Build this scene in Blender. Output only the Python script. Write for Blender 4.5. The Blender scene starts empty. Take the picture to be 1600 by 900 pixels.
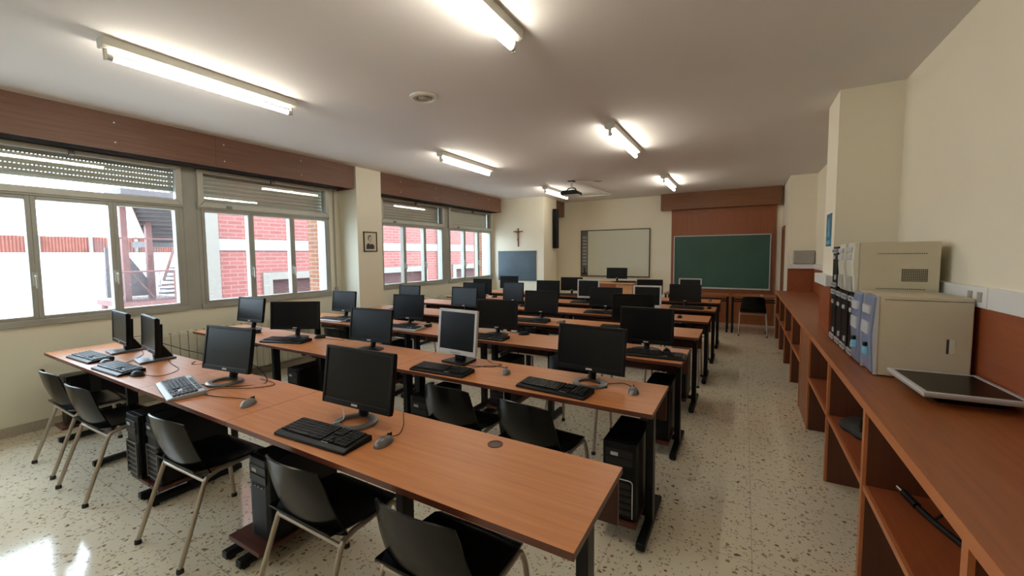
import bpy, bmesh, math, random
from mathutils import Vector, Matrix
random.seed(7)
PI = math.pi
S = bpy.context.scene
COL = S.collection

# ------------------------------------------------------------------ materials
def nmat(name):
    m = bpy.data.materials.new(name); m.use_nodes = True
    nt = m.node_tree; b = nt.nodes['Principled BSDF']
    return m, nt, b
def N(nt, t, **kw):
    n = nt.nodes.new(t)
    for k, v in kw.items():
        if k in n.inputs: n.inputs[k].default_value = v
        else: setattr(n, k, v)
    return n
def ramp(nt, stops):
    r = nt.nodes.new('ShaderNodeValToRGB'); e = r.color_ramp.elements
    while len(e) > 1: e.remove(e[-1])
    e[0].position = stops[0][0]; e[0].color = (*stops[0][1], 1)
    for p, c in stops[1:]:
        x = e.new(p); x.color = (*c, 1)
    return r
def plain(name, col, rough=0.5, metal=0.0, var=0.06, scale=8.0, spec=0.5, bump=0.0, coat=0.0):
    m, nt, b = nmat(name)
    tc = N(nt, 'ShaderNodeTexCoord'); no = N(nt, 'ShaderNodeTexNoise'); no.inputs['Scale'].default_value = scale
    no.inputs['Detail'].default_value = 4
    nt.links.new(tc.outputs['Object'], no.inputs['Vector'])
    lo = tuple(max(0, c*(1-var)) for c in col); hi = tuple(min(1, c*(1+var)) for c in col)
    r = ramp(nt, [(0.3, lo), (0.7, hi)])
    nt.links.new(no.outputs['Fac'], r.inputs['Fac']); nt.links.new(r.outputs['Color'], b.inputs['Base Color'])
    b.inputs['Roughness'].default_value = rough; b.inputs['Metallic'].default_value = metal
    b.inputs['Specular IOR Level'].default_value = spec
    if coat: b.inputs['Coat Weight'].default_value = coat; b.inputs['Coat Roughness'].default_value = 0.15
    if bump:
        n2 = N(nt, 'ShaderNodeTexNoise'); n2.inputs['Scale'].default_value = 120
        nt.links.new(tc.outputs['Object'], n2.inputs['Vector'])
        bp = N(nt, 'ShaderNodeBump'); bp.inputs['Strength'].default_value = bump; bp.inputs['Distance'].default_value = 0.002
        nt.links.new(n2.outputs['Fac'], bp.inputs['Height']); nt.links.new(bp.outputs['Normal'], b.inputs['Normal'])
    return m
def wood(name, c1, c2, axis='x', rough=0.35, scale=1.0, spec=0.5):
    m, nt, b = nmat(name)
    tc = N(nt, 'ShaderNodeTexCoord'); mp = N(nt, 'ShaderNodeMapping')
    s = {'x': (1.2, 26, 26), 'y': (26, 1.2, 26), 'z': (26, 26, 1.2)}[axis]
    mp.inputs['Scale'].default_value = tuple(v*scale for v in s)
    nt.links.new(tc.outputs['Object'], mp.inputs['Vector'])
    no = N(nt, 'ShaderNodeTexNoise'); no.inputs['Scale'].default_value = 1.6; no.inputs['Detail'].default_value = 7; no.inputs['Roughness'].default_value = 0.62
    no.inputs['Distortion'].default_value = 0.25
    nt.links.new(mp.outputs['Vector'], no.inputs['Vector'])
    r = ramp(nt, [(0.3, c1), (0.5, tuple((a+b_)/2 for a, b_ in zip(c1, c2))), (0.72, c2)])
    nt.links.new(no.outputs['Fac'], r.inputs['Fac']); nt.links.new(r.outputs['Color'], b.inputs['Base Color'])
    b.inputs['Roughness'].default_value = rough; b.inputs['Specular IOR Level'].default_value = spec
    return m
def emis(name, col, st):
    m = bpy.data.materials.new(name); m.use_nodes = True; nt = m.node_tree
    nt.nodes.remove(nt.nodes['Principled BSDF']); e = N(nt, 'ShaderNodeEmission')
    e.inputs['Color'].default_value = (*col, 1); e.inputs['Strength'].default_value = st
    nt.links.new(e.outputs[0], nt.nodes['Material Output'].inputs[0]); return m

def terrazzo(name, base, chips, tint_lo, tint_hi, joints=True, rough=0.16):
    m, nt, b = nmat(name); L = nt.links.new
    tc = N(nt, 'ShaderNodeTexCoord')
    mp = N(nt, 'ShaderNodeMapping'); L(tc.outputs['Object'], mp.inputs['Vector'])
    # wobble the coordinates so that the chips are irregular
    wn = N(nt, 'ShaderNodeTexNoise'); wn.inputs['Scale'].default_value = 35; L(mp.outputs['Vector'], wn.inputs['Vector'])
    mx = N(nt, 'ShaderNodeMix', data_type='RGBA', blend_type='LINEAR_LIGHT'); mx.inputs[0].default_value = 0.018
    L(mp.outputs['Vector'], mx.inputs[6]); L(wn.outputs['Color'], mx.inputs[7])
    last = None
    col0 = N(nt, 'ShaderNodeTexNoise'); col0.inputs['Scale'].default_value = 1.1; col0.inputs['Detail'].default_value = 3
    L(mp.outputs['Vector'], col0.inputs['Vector'])
    rb = ramp(nt, [(0.35, tint_lo), (0.65, tint_hi)]); L(col0.outputs['Fac'], rb.inputs['Fac'])
    cur = rb.outputs['Color']
    for sc, thr, sel, rc in ((34, 0.30, 0.34, chips[0]), (62, 0.34, 0.34, chips[1]), (24, 0.26, 0.16, chips[2])):
        v = N(nt, 'ShaderNodeTexVoronoi'); v.inputs['Scale'].default_value = sc
        L(mx.outputs[2], v.inputs['Vector'])
        lt = N(nt, 'ShaderNodeMath', operation='LESS_THAN'); lt.inputs[1].default_value = thr; L(v.outputs['Distance'], lt.inputs[0])
        sp = N(nt, 'ShaderNodeSeparateColor'); L(v.outputs['Color'], sp.inputs[0])
        l2 = N(nt, 'ShaderNodeMath', operation='LESS_THAN'); l2.inputs[1].default_value = sel; L(sp.outputs[0], l2.inputs[0])
        mu = N(nt, 'ShaderNodeMath', operation='MULTIPLY'); L(lt.outputs[0], mu.inputs[0]); L(l2.outputs[0], mu.inputs[1])
        cr = ramp(nt, rc); L(sp.outputs[1], cr.inputs['Fac'])
        mm = N(nt, 'ShaderNodeMix', data_type='RGBA'); L(mu.outputs[0], mm.inputs[0]); L(cur, mm.inputs[6]); L(cr.outputs['Color'], mm.inputs[7])
        cur = mm.outputs[2]
    if joints:
        sx = N(nt, 'ShaderNodeSeparateXYZ'); L(tc.outputs['Object'], sx.inputs[0])
        outs = []
        for ax, off in ((0, 0.07), (1, 0.285)):
            a = N(nt, 'ShaderNodeMath', operation='ADD'); a.inputs[1].default_value = 33*1.0 - off; L(sx.outputs[ax], a.inputs[0])
            md = N(nt, 'ShaderNodeMath', operation='MODULO'); md.inputs[1].default_value = 0.66 if ax == 0 else 0.66; L(a.outputs[0], md.inputs[0])
            l = N(nt, 'ShaderNodeMath', operation='LESS_THAN'); l.inputs[1].default_value = 0.0035; L(md.outputs[0], l.inputs[0]); outs.append(l)
        mxx = N(nt, 'ShaderNodeMath', operation='MAXIMUM'); L(outs[0].outputs[0], mxx.inputs[0]); L(outs[1].outputs[0], mxx.inputs[1])
        ml = N(nt, 'ShaderNodeMath', operation='MULTIPLY'); ml.inputs[1].default_value = 0.55; L(mxx.outputs[0], ml.inputs[0])
        mj = N(nt, 'ShaderNodeMix', data_type='RGBA'); L(ml.outputs[0], mj.inputs[0]); L(cur, mj.inputs[6]); mj.inputs[7].default_value = (0.25, 0.2, 0.15, 1)
        cur = mj.outputs[2]
    L(cur, b.inputs['Base Color']); b.inputs['Specular IOR Level'].default_value = 0.75
    rn = N(nt, 'ShaderNodeTexNoise'); rn.inputs['Scale'].default_value = 3; L(mp.outputs['Vector'], rn.inputs['Vector'])
    mr = N(nt, 'ShaderNodeMapRange'); mr.inputs[3].default_value = rough*0.75; mr.inputs[4].default_value = rough*1.35
    L(rn.outputs['Fac'], mr.inputs[0]); L(mr.outputs[0], b.inputs['Roughness'])
    return m
def brick(name, c1, c2, mortar, w, h, msz=0.012, plane='yz', rough=0.85):
    m, nt, b = nmat(name); L = nt.links.new
    tc = N(nt, 'ShaderNodeTexCoord'); sx = N(nt, 'ShaderNodeSeparateXYZ'); L(tc.outputs['Object'], sx.inputs[0])
    cb = N(nt, 'ShaderNodeCombineXYZ')
    a, c = {'yz': (1, 2), 'xz': (0, 2)}[plane]
    L(sx.outputs[a], cb.inputs[0]); L(sx.outputs[c], cb.inputs[1])
    br = N(nt, 'ShaderNodeTexBrick'); L(cb.outputs[0], br.inputs['Vector'])
    br.inputs['Color1'].default_value = (*c1, 1); br.inputs['Color2'].default_value = (*c2, 1); br.inputs['Mortar'].default_value = (*mortar, 1)
    br.inputs['Scale'].default_value = 1; br.inputs['Brick Width'].default_value = w; br.inputs['Row Height'].default_value = h
    br.inputs['Mortar Size'].default_value = msz; br.inputs['Mortar Smooth'].default_value = 0.2
    L(br.outputs['Color'], b.inputs['Base Color']); b.inputs['Roughness'].default_value = rough
    return m
def perforated(name, col):
    # beige roller shutter slats with rows of small light holes
    m, nt, b = nmat(name); L = nt.links.new
    tc = N(nt, 'ShaderNodeTexCoord'); sx = N(nt, 'ShaderNodeSeparateXYZ'); L(tc.outputs['Object'], sx.inputs[0])
    def band(ax, per, lo, hi):
        a = N(nt, 'ShaderNodeMath', operation='ADD'); a.inputs[1].default_value = 20*per; L(sx.outputs[ax], a.inputs[0])
        md = N(nt, 'ShaderNodeMath', operation='MODULO'); md.inputs[1].default_value = per; L(a.outputs[0], md.inputs[0])
        g = N(nt, 'ShaderNodeMath', operation='GREATER_THAN'); g.inputs[1].default_value = lo; L(md.outputs[0], g.inputs[0])
        l = N(nt, 'ShaderNodeMath', operation='LESS_THAN'); l.inputs[1].default_value = hi; L(md.outputs[0], l.inputs[0])
        x = N(nt, 'ShaderNodeMath', operation='MULTIPLY'); L(g.outputs[0], x.inputs[0]); L(l.outputs[0], x.inputs[1]); return x
    y = band(1, 0.026, 0.0, 0.011); z = band(2, 0.05, 0.0385, 0.0430)
    mu = N(nt, 'ShaderNodeMath', operation='MULTIPLY'); L(y.outputs[0], mu.inputs[0]); L(z.outputs[0], mu.inputs[1])
    tr = N(nt, 'ShaderNodeBsdfTransparent'); ms = N(nt, 'ShaderNodeMixShader')
    b.inputs['Base Color'].default_value = (*col, 1); b.inputs['Roughness'].default_value = 0.5
    L(mu.outputs[0], ms.inputs[0]); L(b.outputs[0], ms.inputs[1]); L(tr.outputs[0], ms.inputs[2])
    L(ms.outputs[0], nt.nodes['Material Output'].inputs[0]); return m
def glass_mat(name):
    m = bpy.data.materials.new(name); m.use_nodes = True; nt = m.node_tree; L = nt.links.new
    nt.nodes.remove(nt.nodes['Principled BSDF'])
    lw = N(nt, 'ShaderNodeLayerWeight'); lw.inputs['Blend'].default_value = 0.5
    pw = N(nt, 'ShaderNodeMath', operation='POWER'); pw.inputs[1].default_value = 4.0; L(lw.outputs['Facing'], pw.inputs[0])
    fr = N(nt, 'ShaderNodeMath', operation='MULTIPLY_ADD'); fr.inputs[1].default_value = 0.6; fr.inputs[2].default_value = 0.035; L(pw.outputs[0], fr.inputs[0])
    tr = N(nt, 'ShaderNodeBsdfTransparent'); tr.inputs['Color'].default_value = (0.96, 0.975, 0.975, 1)
    gl = N(nt, 'ShaderNodeBsdfGlossy'); gl.inputs['Roughness'].default_value = 0.0
    ms = N(nt, 'ShaderNodeMixShader'); L(fr.outputs[0], ms.inputs[0]); L(tr.outputs[0], ms.inputs[1]); L(gl.outputs[0], ms.inputs[2])
    L(ms.outputs[0], nt.nodes['Material Output'].inputs[0]); return m

M = {}
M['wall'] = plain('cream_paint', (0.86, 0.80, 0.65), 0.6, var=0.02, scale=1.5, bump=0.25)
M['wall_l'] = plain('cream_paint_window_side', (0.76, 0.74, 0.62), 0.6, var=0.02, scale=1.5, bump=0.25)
M['ceil'] = plain('ceiling_plaster', (0.75, 0.72, 0.715), 0.8, var=0.02, scale=0.8, bump=0.3)
chips = [[(0.0, (0.24, 0.13, 0.07)), (0.4, (0.42, 0.30, 0.19)), (0.7, (0.52, 0.45, 0.36)), (1.0, (0.32, 0.26, 0.21))],
         [(0.0, (0.42, 0.31, 0.20)), (0.5, (0.56, 0.47, 0.36)), (1.0, (0.34, 0.26, 0.19))],
         [(0.0, (0.12, 0.07, 0.05)), (0.5, (0.36, 0.25, 0.17)), (1.0, (0.62, 0.58, 0.50))]]
M['floor'] = terrazzo('terrazzo_floor', None, chips, (0.80, 0.74, 0.58), (0.86, 0.80, 0.65), rough=0.09)
M['skirt'] = terrazzo('terrazzo_skirting', None, chips, (0.36, 0.33, 0.27), (0.42, 0.38, 0.32), joints=False, rough=0.4)
M['desk'] = wood('desk_laminate', (0.44, 0.158, 0.050), (0.57, 0.232, 0.084), 'x', rough=0.40, spec=0.55)
M['deskedge'] = wood('desk_edge_band', (0.085, 0.022, 0.012), (0.125, 0.034, 0.018), 'x', rough=0.35)
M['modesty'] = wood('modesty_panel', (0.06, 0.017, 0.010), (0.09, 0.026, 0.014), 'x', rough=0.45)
M['counter'] = wood('counter_laminate', (0.24, 0.070, 0.020), (0.33, 0.108, 0.034), 'y', rough=0.38)
M['counteredge'] = wood('counter_edge', (0.42, 0.135, 0.045), (0.50, 0.17, 0.06), 'y', rough=0.4)
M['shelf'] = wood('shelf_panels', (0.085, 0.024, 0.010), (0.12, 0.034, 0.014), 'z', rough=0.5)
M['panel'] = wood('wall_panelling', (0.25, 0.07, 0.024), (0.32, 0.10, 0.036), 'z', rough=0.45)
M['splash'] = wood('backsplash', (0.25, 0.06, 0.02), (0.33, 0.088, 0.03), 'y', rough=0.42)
M['pelmet'] = wood('pelmet_wood', (0.12, 0.052, 0.030), (0.18, 0.082, 0.050), 'y', rough=0.5)
M['pelmetx'] = wood('pelmet_wood_back', (0.18, 0.068, 0.024), (0.25, 0.10, 0.04), 'x', rough=0.5)
M['teak'] = wood('teacher_desk_wood', (0.50, 0.24, 0.10), (0.62, 0.32, 0.15), 'x', rough=0.4)
M['doorwood'] = wood('door_wood', (0.20, 0.08, 0.03), (0.28, 0.11, 0.045), 'z', rough=0.45)
M['black'] = plain('black_plastic', (0.004, 0.0045, 0.0055), 0.42, var=0.1, spec=0.2)
M['blackchair'] = plain('black_chair_shell', (0.004, 0.0045, 0.005), 0.24, var=0.12, bump=0.12, spec=0.22)
M['blackmetal'] = plain('black_steel', (0.006, 0.007, 0.008), 0.42, var=0.1, spec=0.25)
M['screen'] = plain('dark_screen', (0.0035, 0.004, 0.005), 0.30, var=0.02, spec=0.22)
M['keys'] = plain('black_keys', (0.010, 0.010, 0.012), 0.42, var=0.15, spec=0.35)
M['legend'] = plain('key_legend_grey', (0.45, 0.45, 0.47), 0.5)
M['silver'] = plain('silver_plastic', (0.52, 0.53, 0.55), 0.35, var=0.03)
M['keysilver'] = plain('keyboard_silver', (0.30, 0.31, 0.33), 0.35, var=0.04)
M['darksilver'] = plain('dark_silver_plastic', (0.14, 0.14, 0.145), 0.3, metal=0.4, var=0.05)
M['chrome'] = plain('chrome', (0.7, 0.7, 0.7), 0.2, metal=1.0, var=0.02)
M['tube'] = plain('chair_tube_paint', (0.40, 0.35, 0.29), 0.35, metal=0.55, var=0.08)
M['rubber'] = plain('rubber', (0.015, 0.015, 0.015), 0.7)
M['beige'] = plain('beige_case', (0.56, 0.505, 0.38), 0.5, var=0.03, bump=0.2)
M['beigelight'] = plain('beige_front', (0.62, 0.60, 0.50), 0.45, var=0.03)
M['bluegrey'] = plain('blue_grey_plastic', (0.20, 0.24, 0.36), 0.25, var=0.1)
M['bluelight'] = plain('light_blue_plastic', (0.16, 0.42, 0.60), 0.3, var=0.05)
M['grille'] = plain('vent_dark', (0.05, 0.045, 0.035), 0.7)
M['white'] = plain('white_plastic', (0.78, 0.78, 0.77), 0.4, var=0.02)
M['lampbody'] = plain('lamp_white_enamel', (0.66, 0.66, 0.60), 0.45, var=0.02)
M['greybox'] = plain('grey_box', (0.36, 0.34, 0.30), 0.5, var=0.06)
M['alu'] = plain('window_aluminium', (0.35, 0.36, 0.33), 0.45, metal=0.15, var=0.08, scale=3)
M['alulight'] = plain('window_aluminium_light', (0.50, 0.51, 0.47), 0.4, metal=0.1, var=0.05)
M['shutter'] = perforated('roller_shutter', (0.58, 0.58, 0.50))
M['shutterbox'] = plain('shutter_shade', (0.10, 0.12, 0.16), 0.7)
M['radiator'] = plain('radiator_enamel', (0.60, 0.57, 0.45), 0.4, var=0.02)
M['glass'] = glass_mat('window_glass')
M['green'] = plain('green_chalkboard', (0.028, 0.085, 0.060), 0.5, var=0.12, scale=2)
M['slate'] = plain('blue_black_chalkboard', (0.045, 0.075, 0.10), 0.4, var=0.25, scale=3)
M['wboard'] = plain('whiteboard', (0.66, 0.66, 0.54), 0.35, var=0.01)
M['tube_on'] = emis('lit_tube', (1.0, 0.93, 0.77), 40.0)
M['cream_ext'] = plain('cream_render_outside', (0.155, 0.135, 0.115), 0.9, var=0.05)
M['white_ext'] = plain('white_render_outside', (0.21, 0.20, 0.195), 0.9, var=0.05, scale=2)
M['courtyard_white'] = plain('courtyard_white_paint', (0.62, 0.62, 0.62), 0.9, var=0.03, scale=2)
M['brick'] = brick('pink_brick', (0.19, 0.050, 0.043), (0.15, 0.038, 0.034), (0.18, 0.095, 0.08), 0.42, 0.125, 0.016)
M['brickn'] = brick('orange_brick', (0.22, 0.075, 0.035), (0.18, 0.058, 0.028), (0.22, 0.16, 0.12), 0.24, 0.066, 0.009, plane='xz')
M['brickn2'] = brick('orange_brick_outer', (0.22, 0.075, 0.035), (0.18, 0.058, 0.028), (0.22, 0.16, 0.12), 0.24, 0.066, 0.009, plane='yz')
M['rshut'] = plain('brown_roller_shutter', (0.085, 0.04, 0.037), 0.6, var=0.06)
M['rust'] = plain('rust_painted_steel', (0.13, 0.055, 0.05), 0.6, var=0.15)
M['stairgrey'] = plain('grey_painted_steel', (0.075, 0.06, 0.062), 0.6, var=0.12)
M['redfence'] = plain('red_corrugated_sheet', (0.22, 0.075, 0.055), 0.7, var=0.15, scale=3)
M['ground'] = plain('courtyard_concrete', (0.52, 0.50, 0.47), 0.9, var=0.08, scale=1)
M['paper'] = plain('old_photo_paper', (0.62, 0.58, 0.46), 0.6, var=0.04)
M['frame'] = plain('dark_picture_frame', (0.035, 0.018, 0.010), 0.4)
M['ink'] = plain('dark_print', (0.03, 0.035, 0.04), 0.6)
M['face'] = plain('pale_print', (0.50, 0.46, 0.38), 0.6)
M['blue'] = plain('blue_poster', (0.02, 0.16, 0.30), 0.4, var=0.35, scale=18)
M['posterlight'] = plain('poster_light_blue', (0.12, 0.38, 0.52), 0.4)
M['crossw'] = plain('crucifix_wood', (0.16, 0.07, 0.04), 0.5)
M['bronze'] = plain('crucifix_figure', (0.30, 0.16, 0.10), 0.4, metal=0.3)
M['whitecable'] = plain('white_cable', (0.6, 0.6, 0.58), 0.5)

# ------------------------------------------------------------------ mesh helpers
def B(): return bmesh.new()
def box(bm, x0, x1, y0, y1, z0, z1, mi=0, rz=0.0, piv=None, mat=None):
    vs = [bm.verts.new((x, y, z)) for x in (x0, x1) for y in (y0, y1) for z in (z0, z1)]
    if mat is not None:
        for v in vs: v.co = mat @ v.co
    idx = [(0, 1, 3, 2), (4, 6, 7, 5), (0, 4, 5, 1), (2, 3, 7, 6), (0, 2, 6, 4), (1, 5, 7, 3)]
    fs = []
    for f in idx:
        fc = bm.faces.new([vs[i] for i in f]); fc.material_index = mi; fs.append(fc)
    return vs
def prism(bm, pts, axis, a0, a1, mi=0):
    """extrude a 2-D polygon; axis 'x': pts are (y,z); 'y': (x,z); 'z': (x,y)"""
    def P(p, a):
        return {'x': (a, p[0], p[1]), 'y': (p[0], a, p[1]), 'z': (p[0], p[1], a)}[axis]
    v0 = [bm.verts.new(P(p, a0)) for p in pts]; v1 = [bm.verts.new(P(p, a1)) for p in pts]
    n = len(pts)
    f = bm.faces.new(v0); f.material_index = mi
    f = bm.faces.new(v1[::-1]); f.material_index = mi
    for i in range(n):
        f = bm.faces.new([v0[i], v1[i], v1[(i+1) % n], v0[(i+1) % n]]); f.material_index = mi
def tube(bm, pts, r, seg=8, mi=0, cap=True, r1=None):
    pts = [Vector(p) for p in pts]; n = len(pts); rings = []
    up = Vector((0.123, 0.31, 0.94)).normalized(); prev = None
    for i, p in enumerate(pts):
        t = (pts[min(i+1, n-1)] - pts[max(i-1, 0)]).normalized()
        if prev is None:
            a = t.cross(up)
            if a.length < 1e-3: a = t.cross(Vector((1, 0, 0)))
            a.normalize()
        else:
            a = prev - t*prev.dot(t)
            a = a.normalized() if a.length > 1e-6 else t.cross(up).normalized()
        prev = a; b = t.cross(a)
        rr = r if r1 is None else r + (r1-r)*i/(n-1)
        rings.append([bm.verts.new(p + (a*math.cos(2*PI*k/seg) + b*math.sin(2*PI*k/seg))*rr) for k in range(seg)])
    for i in range(n-1):
        for k in range(seg):
            f = bm.faces.new([rings[i][k], rings[i][(k+1) % seg], rings[i+1][(k+1) % seg], rings[i+1][k]]); f.material_index = mi
    if cap:
        f = bm.faces.new(rings[0][::-1]); f.material_index = mi
        f = bm.faces.new(rings[-1]); f.material_index = mi
def bend(pts, rad, n=5):
    """round the corners of a polyline"""
    pts = [Vector(p) for p in pts]; out = [pts[0]]
    for i in range(1, len(pts)-1):
        a = (pts[i-1]-pts[i]); b = (pts[i+1]-pts[i]); d = min(rad, a.length*0.45, b.length*0.45)
        p0 = pts[i]+a.normalized()*d; p1 = pts[i]+b.normalized()*d
        for k in range(n+1):
            t = k/n; out.append(p0*(1-t)**2 + pts[i]*2*t*(1-t) + p1*t*t)
    out.append(pts[-1]); return out
def spline(pts, n=6):
    pts = [Vector(p) for p in pts]; out = []
    P = [pts[0]] + pts + [pts[-1]]
    for i in range(1, len(P)-2):
        for k in range(n):
            t = k/n; a, b, c, d = P[i-1], P[i], P[i+1], P[i+2]
            out.append(0.5*((2*b) + (-a+c)*t + (2*a-5*b+4*c-d)*t*t + (-a+3*b-3*c+d)*t*t*t))
    out.append(pts[-1]); return out
def lathe(bm, prof, seg=24, mi=0, c=(0, 0, 0), sx=1.0, sy=1.0, closed=False):
    """profile of (r,z); rings about z"""
    rings = []
    for r, z in prof:
        rings.append([bm.verts.new((c[0]+r*math.cos(2*PI*k/seg)*sx, c[1]+r*math.sin(2*PI*k/seg)*sy, c[2]+z)) for k in range(seg)])
    m = len(rings)
    for i in range(m if closed else m-1):
        A, Bb = rings[i], rings[(i+1) % m]
        for k in range(seg):
            f = bm.faces.new([A[k], A[(k+1) % seg], Bb[(k+1) % seg], Bb[k]]); f.material_index = mi
    if not closed:
        if prof[0][0] > 1e-5: f = bm.faces.new(rings[0][::-1]); f.material_index = mi
        if prof[-1][0] > 1e-5: f = bm.faces.new(rings[-1]); f.material_index = mi
def grid(bm, fn, nu, nv, th, mi=0):
    """thick sheet: fn(u,v)->point; thickness th along the local normal"""
    P = [[Vector(fn(i/nu, j/nv)) for j in range(nv+1)] for i in range(nu+1)]
    def nrm(i, j):
        a = P[min(i+1, nu)][j]-P[max(i-1, 0)][j]; b = P[i][min(j+1, nv)]-P[i][max(j-1, 0)]
        n = a.cross(b); return n.normalized() if n.length > 1e-9 else Vector((0, 0, 1))
    A = [[bm.verts.new(P[i][j]) for j in range(nv+1)] for i in range(nu+1)]
    C = [[bm.verts.new(P[i][j]-nrm(i, j)*th) for j in range(nv+1)] for i in range(nu+1)]
    for i in range(nu):
        for j in range(nv):
            bm.faces.new([A[i][j], A[i+1][j], A[i+1][j+1], A[i][j+1]]); bm.faces.new([C[i][j], C[i][j+1], C[i+1][j+1], C[i+1][j]])
    for i in range(nu):
        bm.faces.new([A[i][0], C[i][0], C[i+1][0], A[i+1][0]]); bm.faces.new([A[i][nv], A[i+1][nv], C[i+1][nv], C[i][nv]])
    for j in range(nv):
        bm.faces.new([A[0][j], A[0][j+1], C[0][j+1], C[0][j]]); bm.faces.new([A[nu][j], C[nu][j], C[nu][j+1], A[nu][j+1]])
def obj(name, bm, mats, parent=None, bev=0.0, smooth=False, kind=None, label=None):
    if not isinstance(mats, (list, tuple)): mats = [mats]
    bmesh.ops.recalc_face_normals(bm, faces=bm.faces[:])
    me = bpy.data.meshes.new(name); bm.to_mesh(me); bm.free()
    for m in mats: me.materials.append(M[m])
    if smooth:
        me.shade_smooth(); me.set_sharp_from_angle(angle=math.radians(40))
    o = bpy.data.objects.new(name, me); COL.objects.link(o)
    if parent: o.parent = parent
    if bev:
        md = o.modifiers.new('edge', 'BEVEL'); md.width = bev; md.segments = 2; md.limit_method = 'ANGLE'; md.angle_limit = math.radians(40)
    if kind: o['kind'] = kind
    if label: o['label'] = label
    return o
def thing(name, label, cat, loc=(0, 0, 0), rz=0.0, group=None):
    o = bpy.data.objects.new(name, None); COL.objects.link(o); o.empty_display_size = 0.1
    o.location = loc; o.rotation_euler = (0, 0, rz); o['label'] = label; o['category'] = cat
    if group: o['group'] = group
    return o
def tag(o, label, cat, group=None):
    o['label'] = label; o['category'] = cat
    if group: o['group'] = group
    return o
def struct(name, bm, mats, label=None, parent=None, **kw):
    o = obj(name, bm, mats, parent, kind='structure', **kw)
    if label: o['label'] = label
    return o
def dup(root, loc, rz, label, group=None):
    r = root.copy(); COL.objects.link(r); r.location = loc; r.rotation_euler = (0, 0, rz); r['label'] = label
    if group: r['group'] = group
    for ch in list(root.children):
        c = ch.copy(); COL.objects.link(c); c.parent = r
        for g in list(ch.children):
            d = g.copy(); COL.objects.link(d); d.parent = c
    return r

C = 2.88            # ceiling height
XL, XR, YB, YF = -5.5, 1.06, 10.05, -2.6
ORD = ['front', 'second', 'third', 'fourth', 'fifth', 'sixth', 'rearmost']

# ------------------------------------------------------------------ room shell
bm = B(); box(bm, XL-0.3, XR+0.2, YF-0.2, YB+0.2, -0.2, 0); struct('floor', bm, 'floor')
bm = B(); box(bm, XL-0.3, XR+0.2, YF-0.2, YB+0.2, C, C+0.2); struct('ceiling', bm, 'ceil')
bm = B(); box(bm, XL-0.3, XR+0.2, YB, YB+0.2, 0, C); struct('wall_back', bm, 'wall')
bm = B(); box(bm, XL-0.3, XR+0.2, YF-0.2, YF, 0, C); struct('wall_front', bm, 'wall')
bm = B(); box(bm, XR, XR+0.2, YF, YB, 0, C); struct('wall_right', bm, 'wall')
# left wall with two window openings
ZS, ZT = 0.955, 2.56
bm = B()
ops = [(-1.35, 4.03), (4.98, 8.60)]
box(bm, XL-0.28, XL, YF, YB, 0, ZS)
box(bm, XL-0.28, XL, YF, YB, ZT, C)
prev = YF
for a, b_ in ops:
    box(bm, XL-0.28, XL, prev, a, ZS, ZT); prev = b_
box(bm, XL-0.28, XL, prev, YB, ZS, ZT)
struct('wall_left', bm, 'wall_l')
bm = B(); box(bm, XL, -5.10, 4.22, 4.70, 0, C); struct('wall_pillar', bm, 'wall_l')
bm = B(); box(bm, XL, -4.08, 8.65, 9.38, 0, C); struct('wall_corner_block', bm, 'wall')
bm = B(); box(bm, XL, -4.36, 9.38, YB, 0, C); struct('wall_alcove', bm, 'wall')
bm = B(); box(bm, 0.655, XR, 4.35, 4.85, 0, C); struct('wall_column', bm, 'wall')
# right rear wall with a doorway
bm = B(); box(bm, 0.67, XR, 8.68, 9.42, 0, C); box(bm, 0.67, XR, 9.42, YB, 2.06, C); box(bm, 0.80, XR, 9.42, YB, 0, 2.06)
struct('wall_rear_right', bm, 'wall')
bm = B(); box(bm, 0.655, 0.80, 9.42, 9.49, 0, 2.06); box(bm, 0.655, 0.80, 9.98, 10.05, 0, 2.06); box(bm, 0.655, 0.80, 9.49, 9.98, 1.99, 2.06)
d = struct('door_1', bm, 'doorwood')
bm = B(); box(bm, 0.74, 0.785, 9.495, 9.975, 0.01, 1.985); obj('door_leaf', bm, 'doorwood', d)
bm = B(); tube(bm, bend([(0.74, 9.55, 1.02), (0.69, 9.55, 1.02), (0.69, 9.65, 1.02)], 0.02), 0.009); obj('door_handle', bm, 'chrome', d, smooth=True)
# skirting
bm = B(); box(bm, XL, XL+0.015, YF, 4.22, 0, 0.085); box(bm, XL, XL+0.015, 4.70, 8.65, 0, 0.085); struct('baseboard_left', bm, 'skirt', bev=0.003)
bm = B(); box(bm, -4.36, -1.48, YB-0.015, YB, 0, 0.085); struct('baseboard_back', bm, 'skirt', bev=0.003)

# pelmets (wood boards below the ceiling)
def pelmet(name, y0, y1):
    bm = B()
    box(bm, -5.15, -5.13, y0, y1, 2.545, C)
    box(bm, XL, -5.15, y1-0.02, y1, 2.545, C); box(bm, XL, -5.15, y0, y0+0.02, 2.545, C)
    o = struct(name, bm, 'pelmet', bev=0.002)
    bm = B()
    y = y0+0.45
    while y < y1-0.1:
        for z in (2.62, 2.80):
            lathe(bm, [(0, 0), (0.007, 0.001), (0.007, 0.004), (0, 0.006)], 8, c=(0, 0, 0))
            for v in bm.verts:
                if v.tag: continue
                co = v.co.copy(); v.co = Vector((-5.13+co.z, y+co.x, z+co.y)); v.tag = True
        y += 0.92
    obj('screw_cap', bm, 'white', o)
    bm = B()
    for ys in (y0+(y1-y0)*0.40, y0+(y1-y0)*0.73): box(bm, -5.1305, -5.1292, ys, ys+0.004, 2.547, C)
    obj('board_joint', bm, 'frame', o)
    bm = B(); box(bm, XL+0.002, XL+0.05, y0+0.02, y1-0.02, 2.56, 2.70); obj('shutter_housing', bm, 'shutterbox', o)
    return o
pelmet('trim_1', YF, 4.20)
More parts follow.
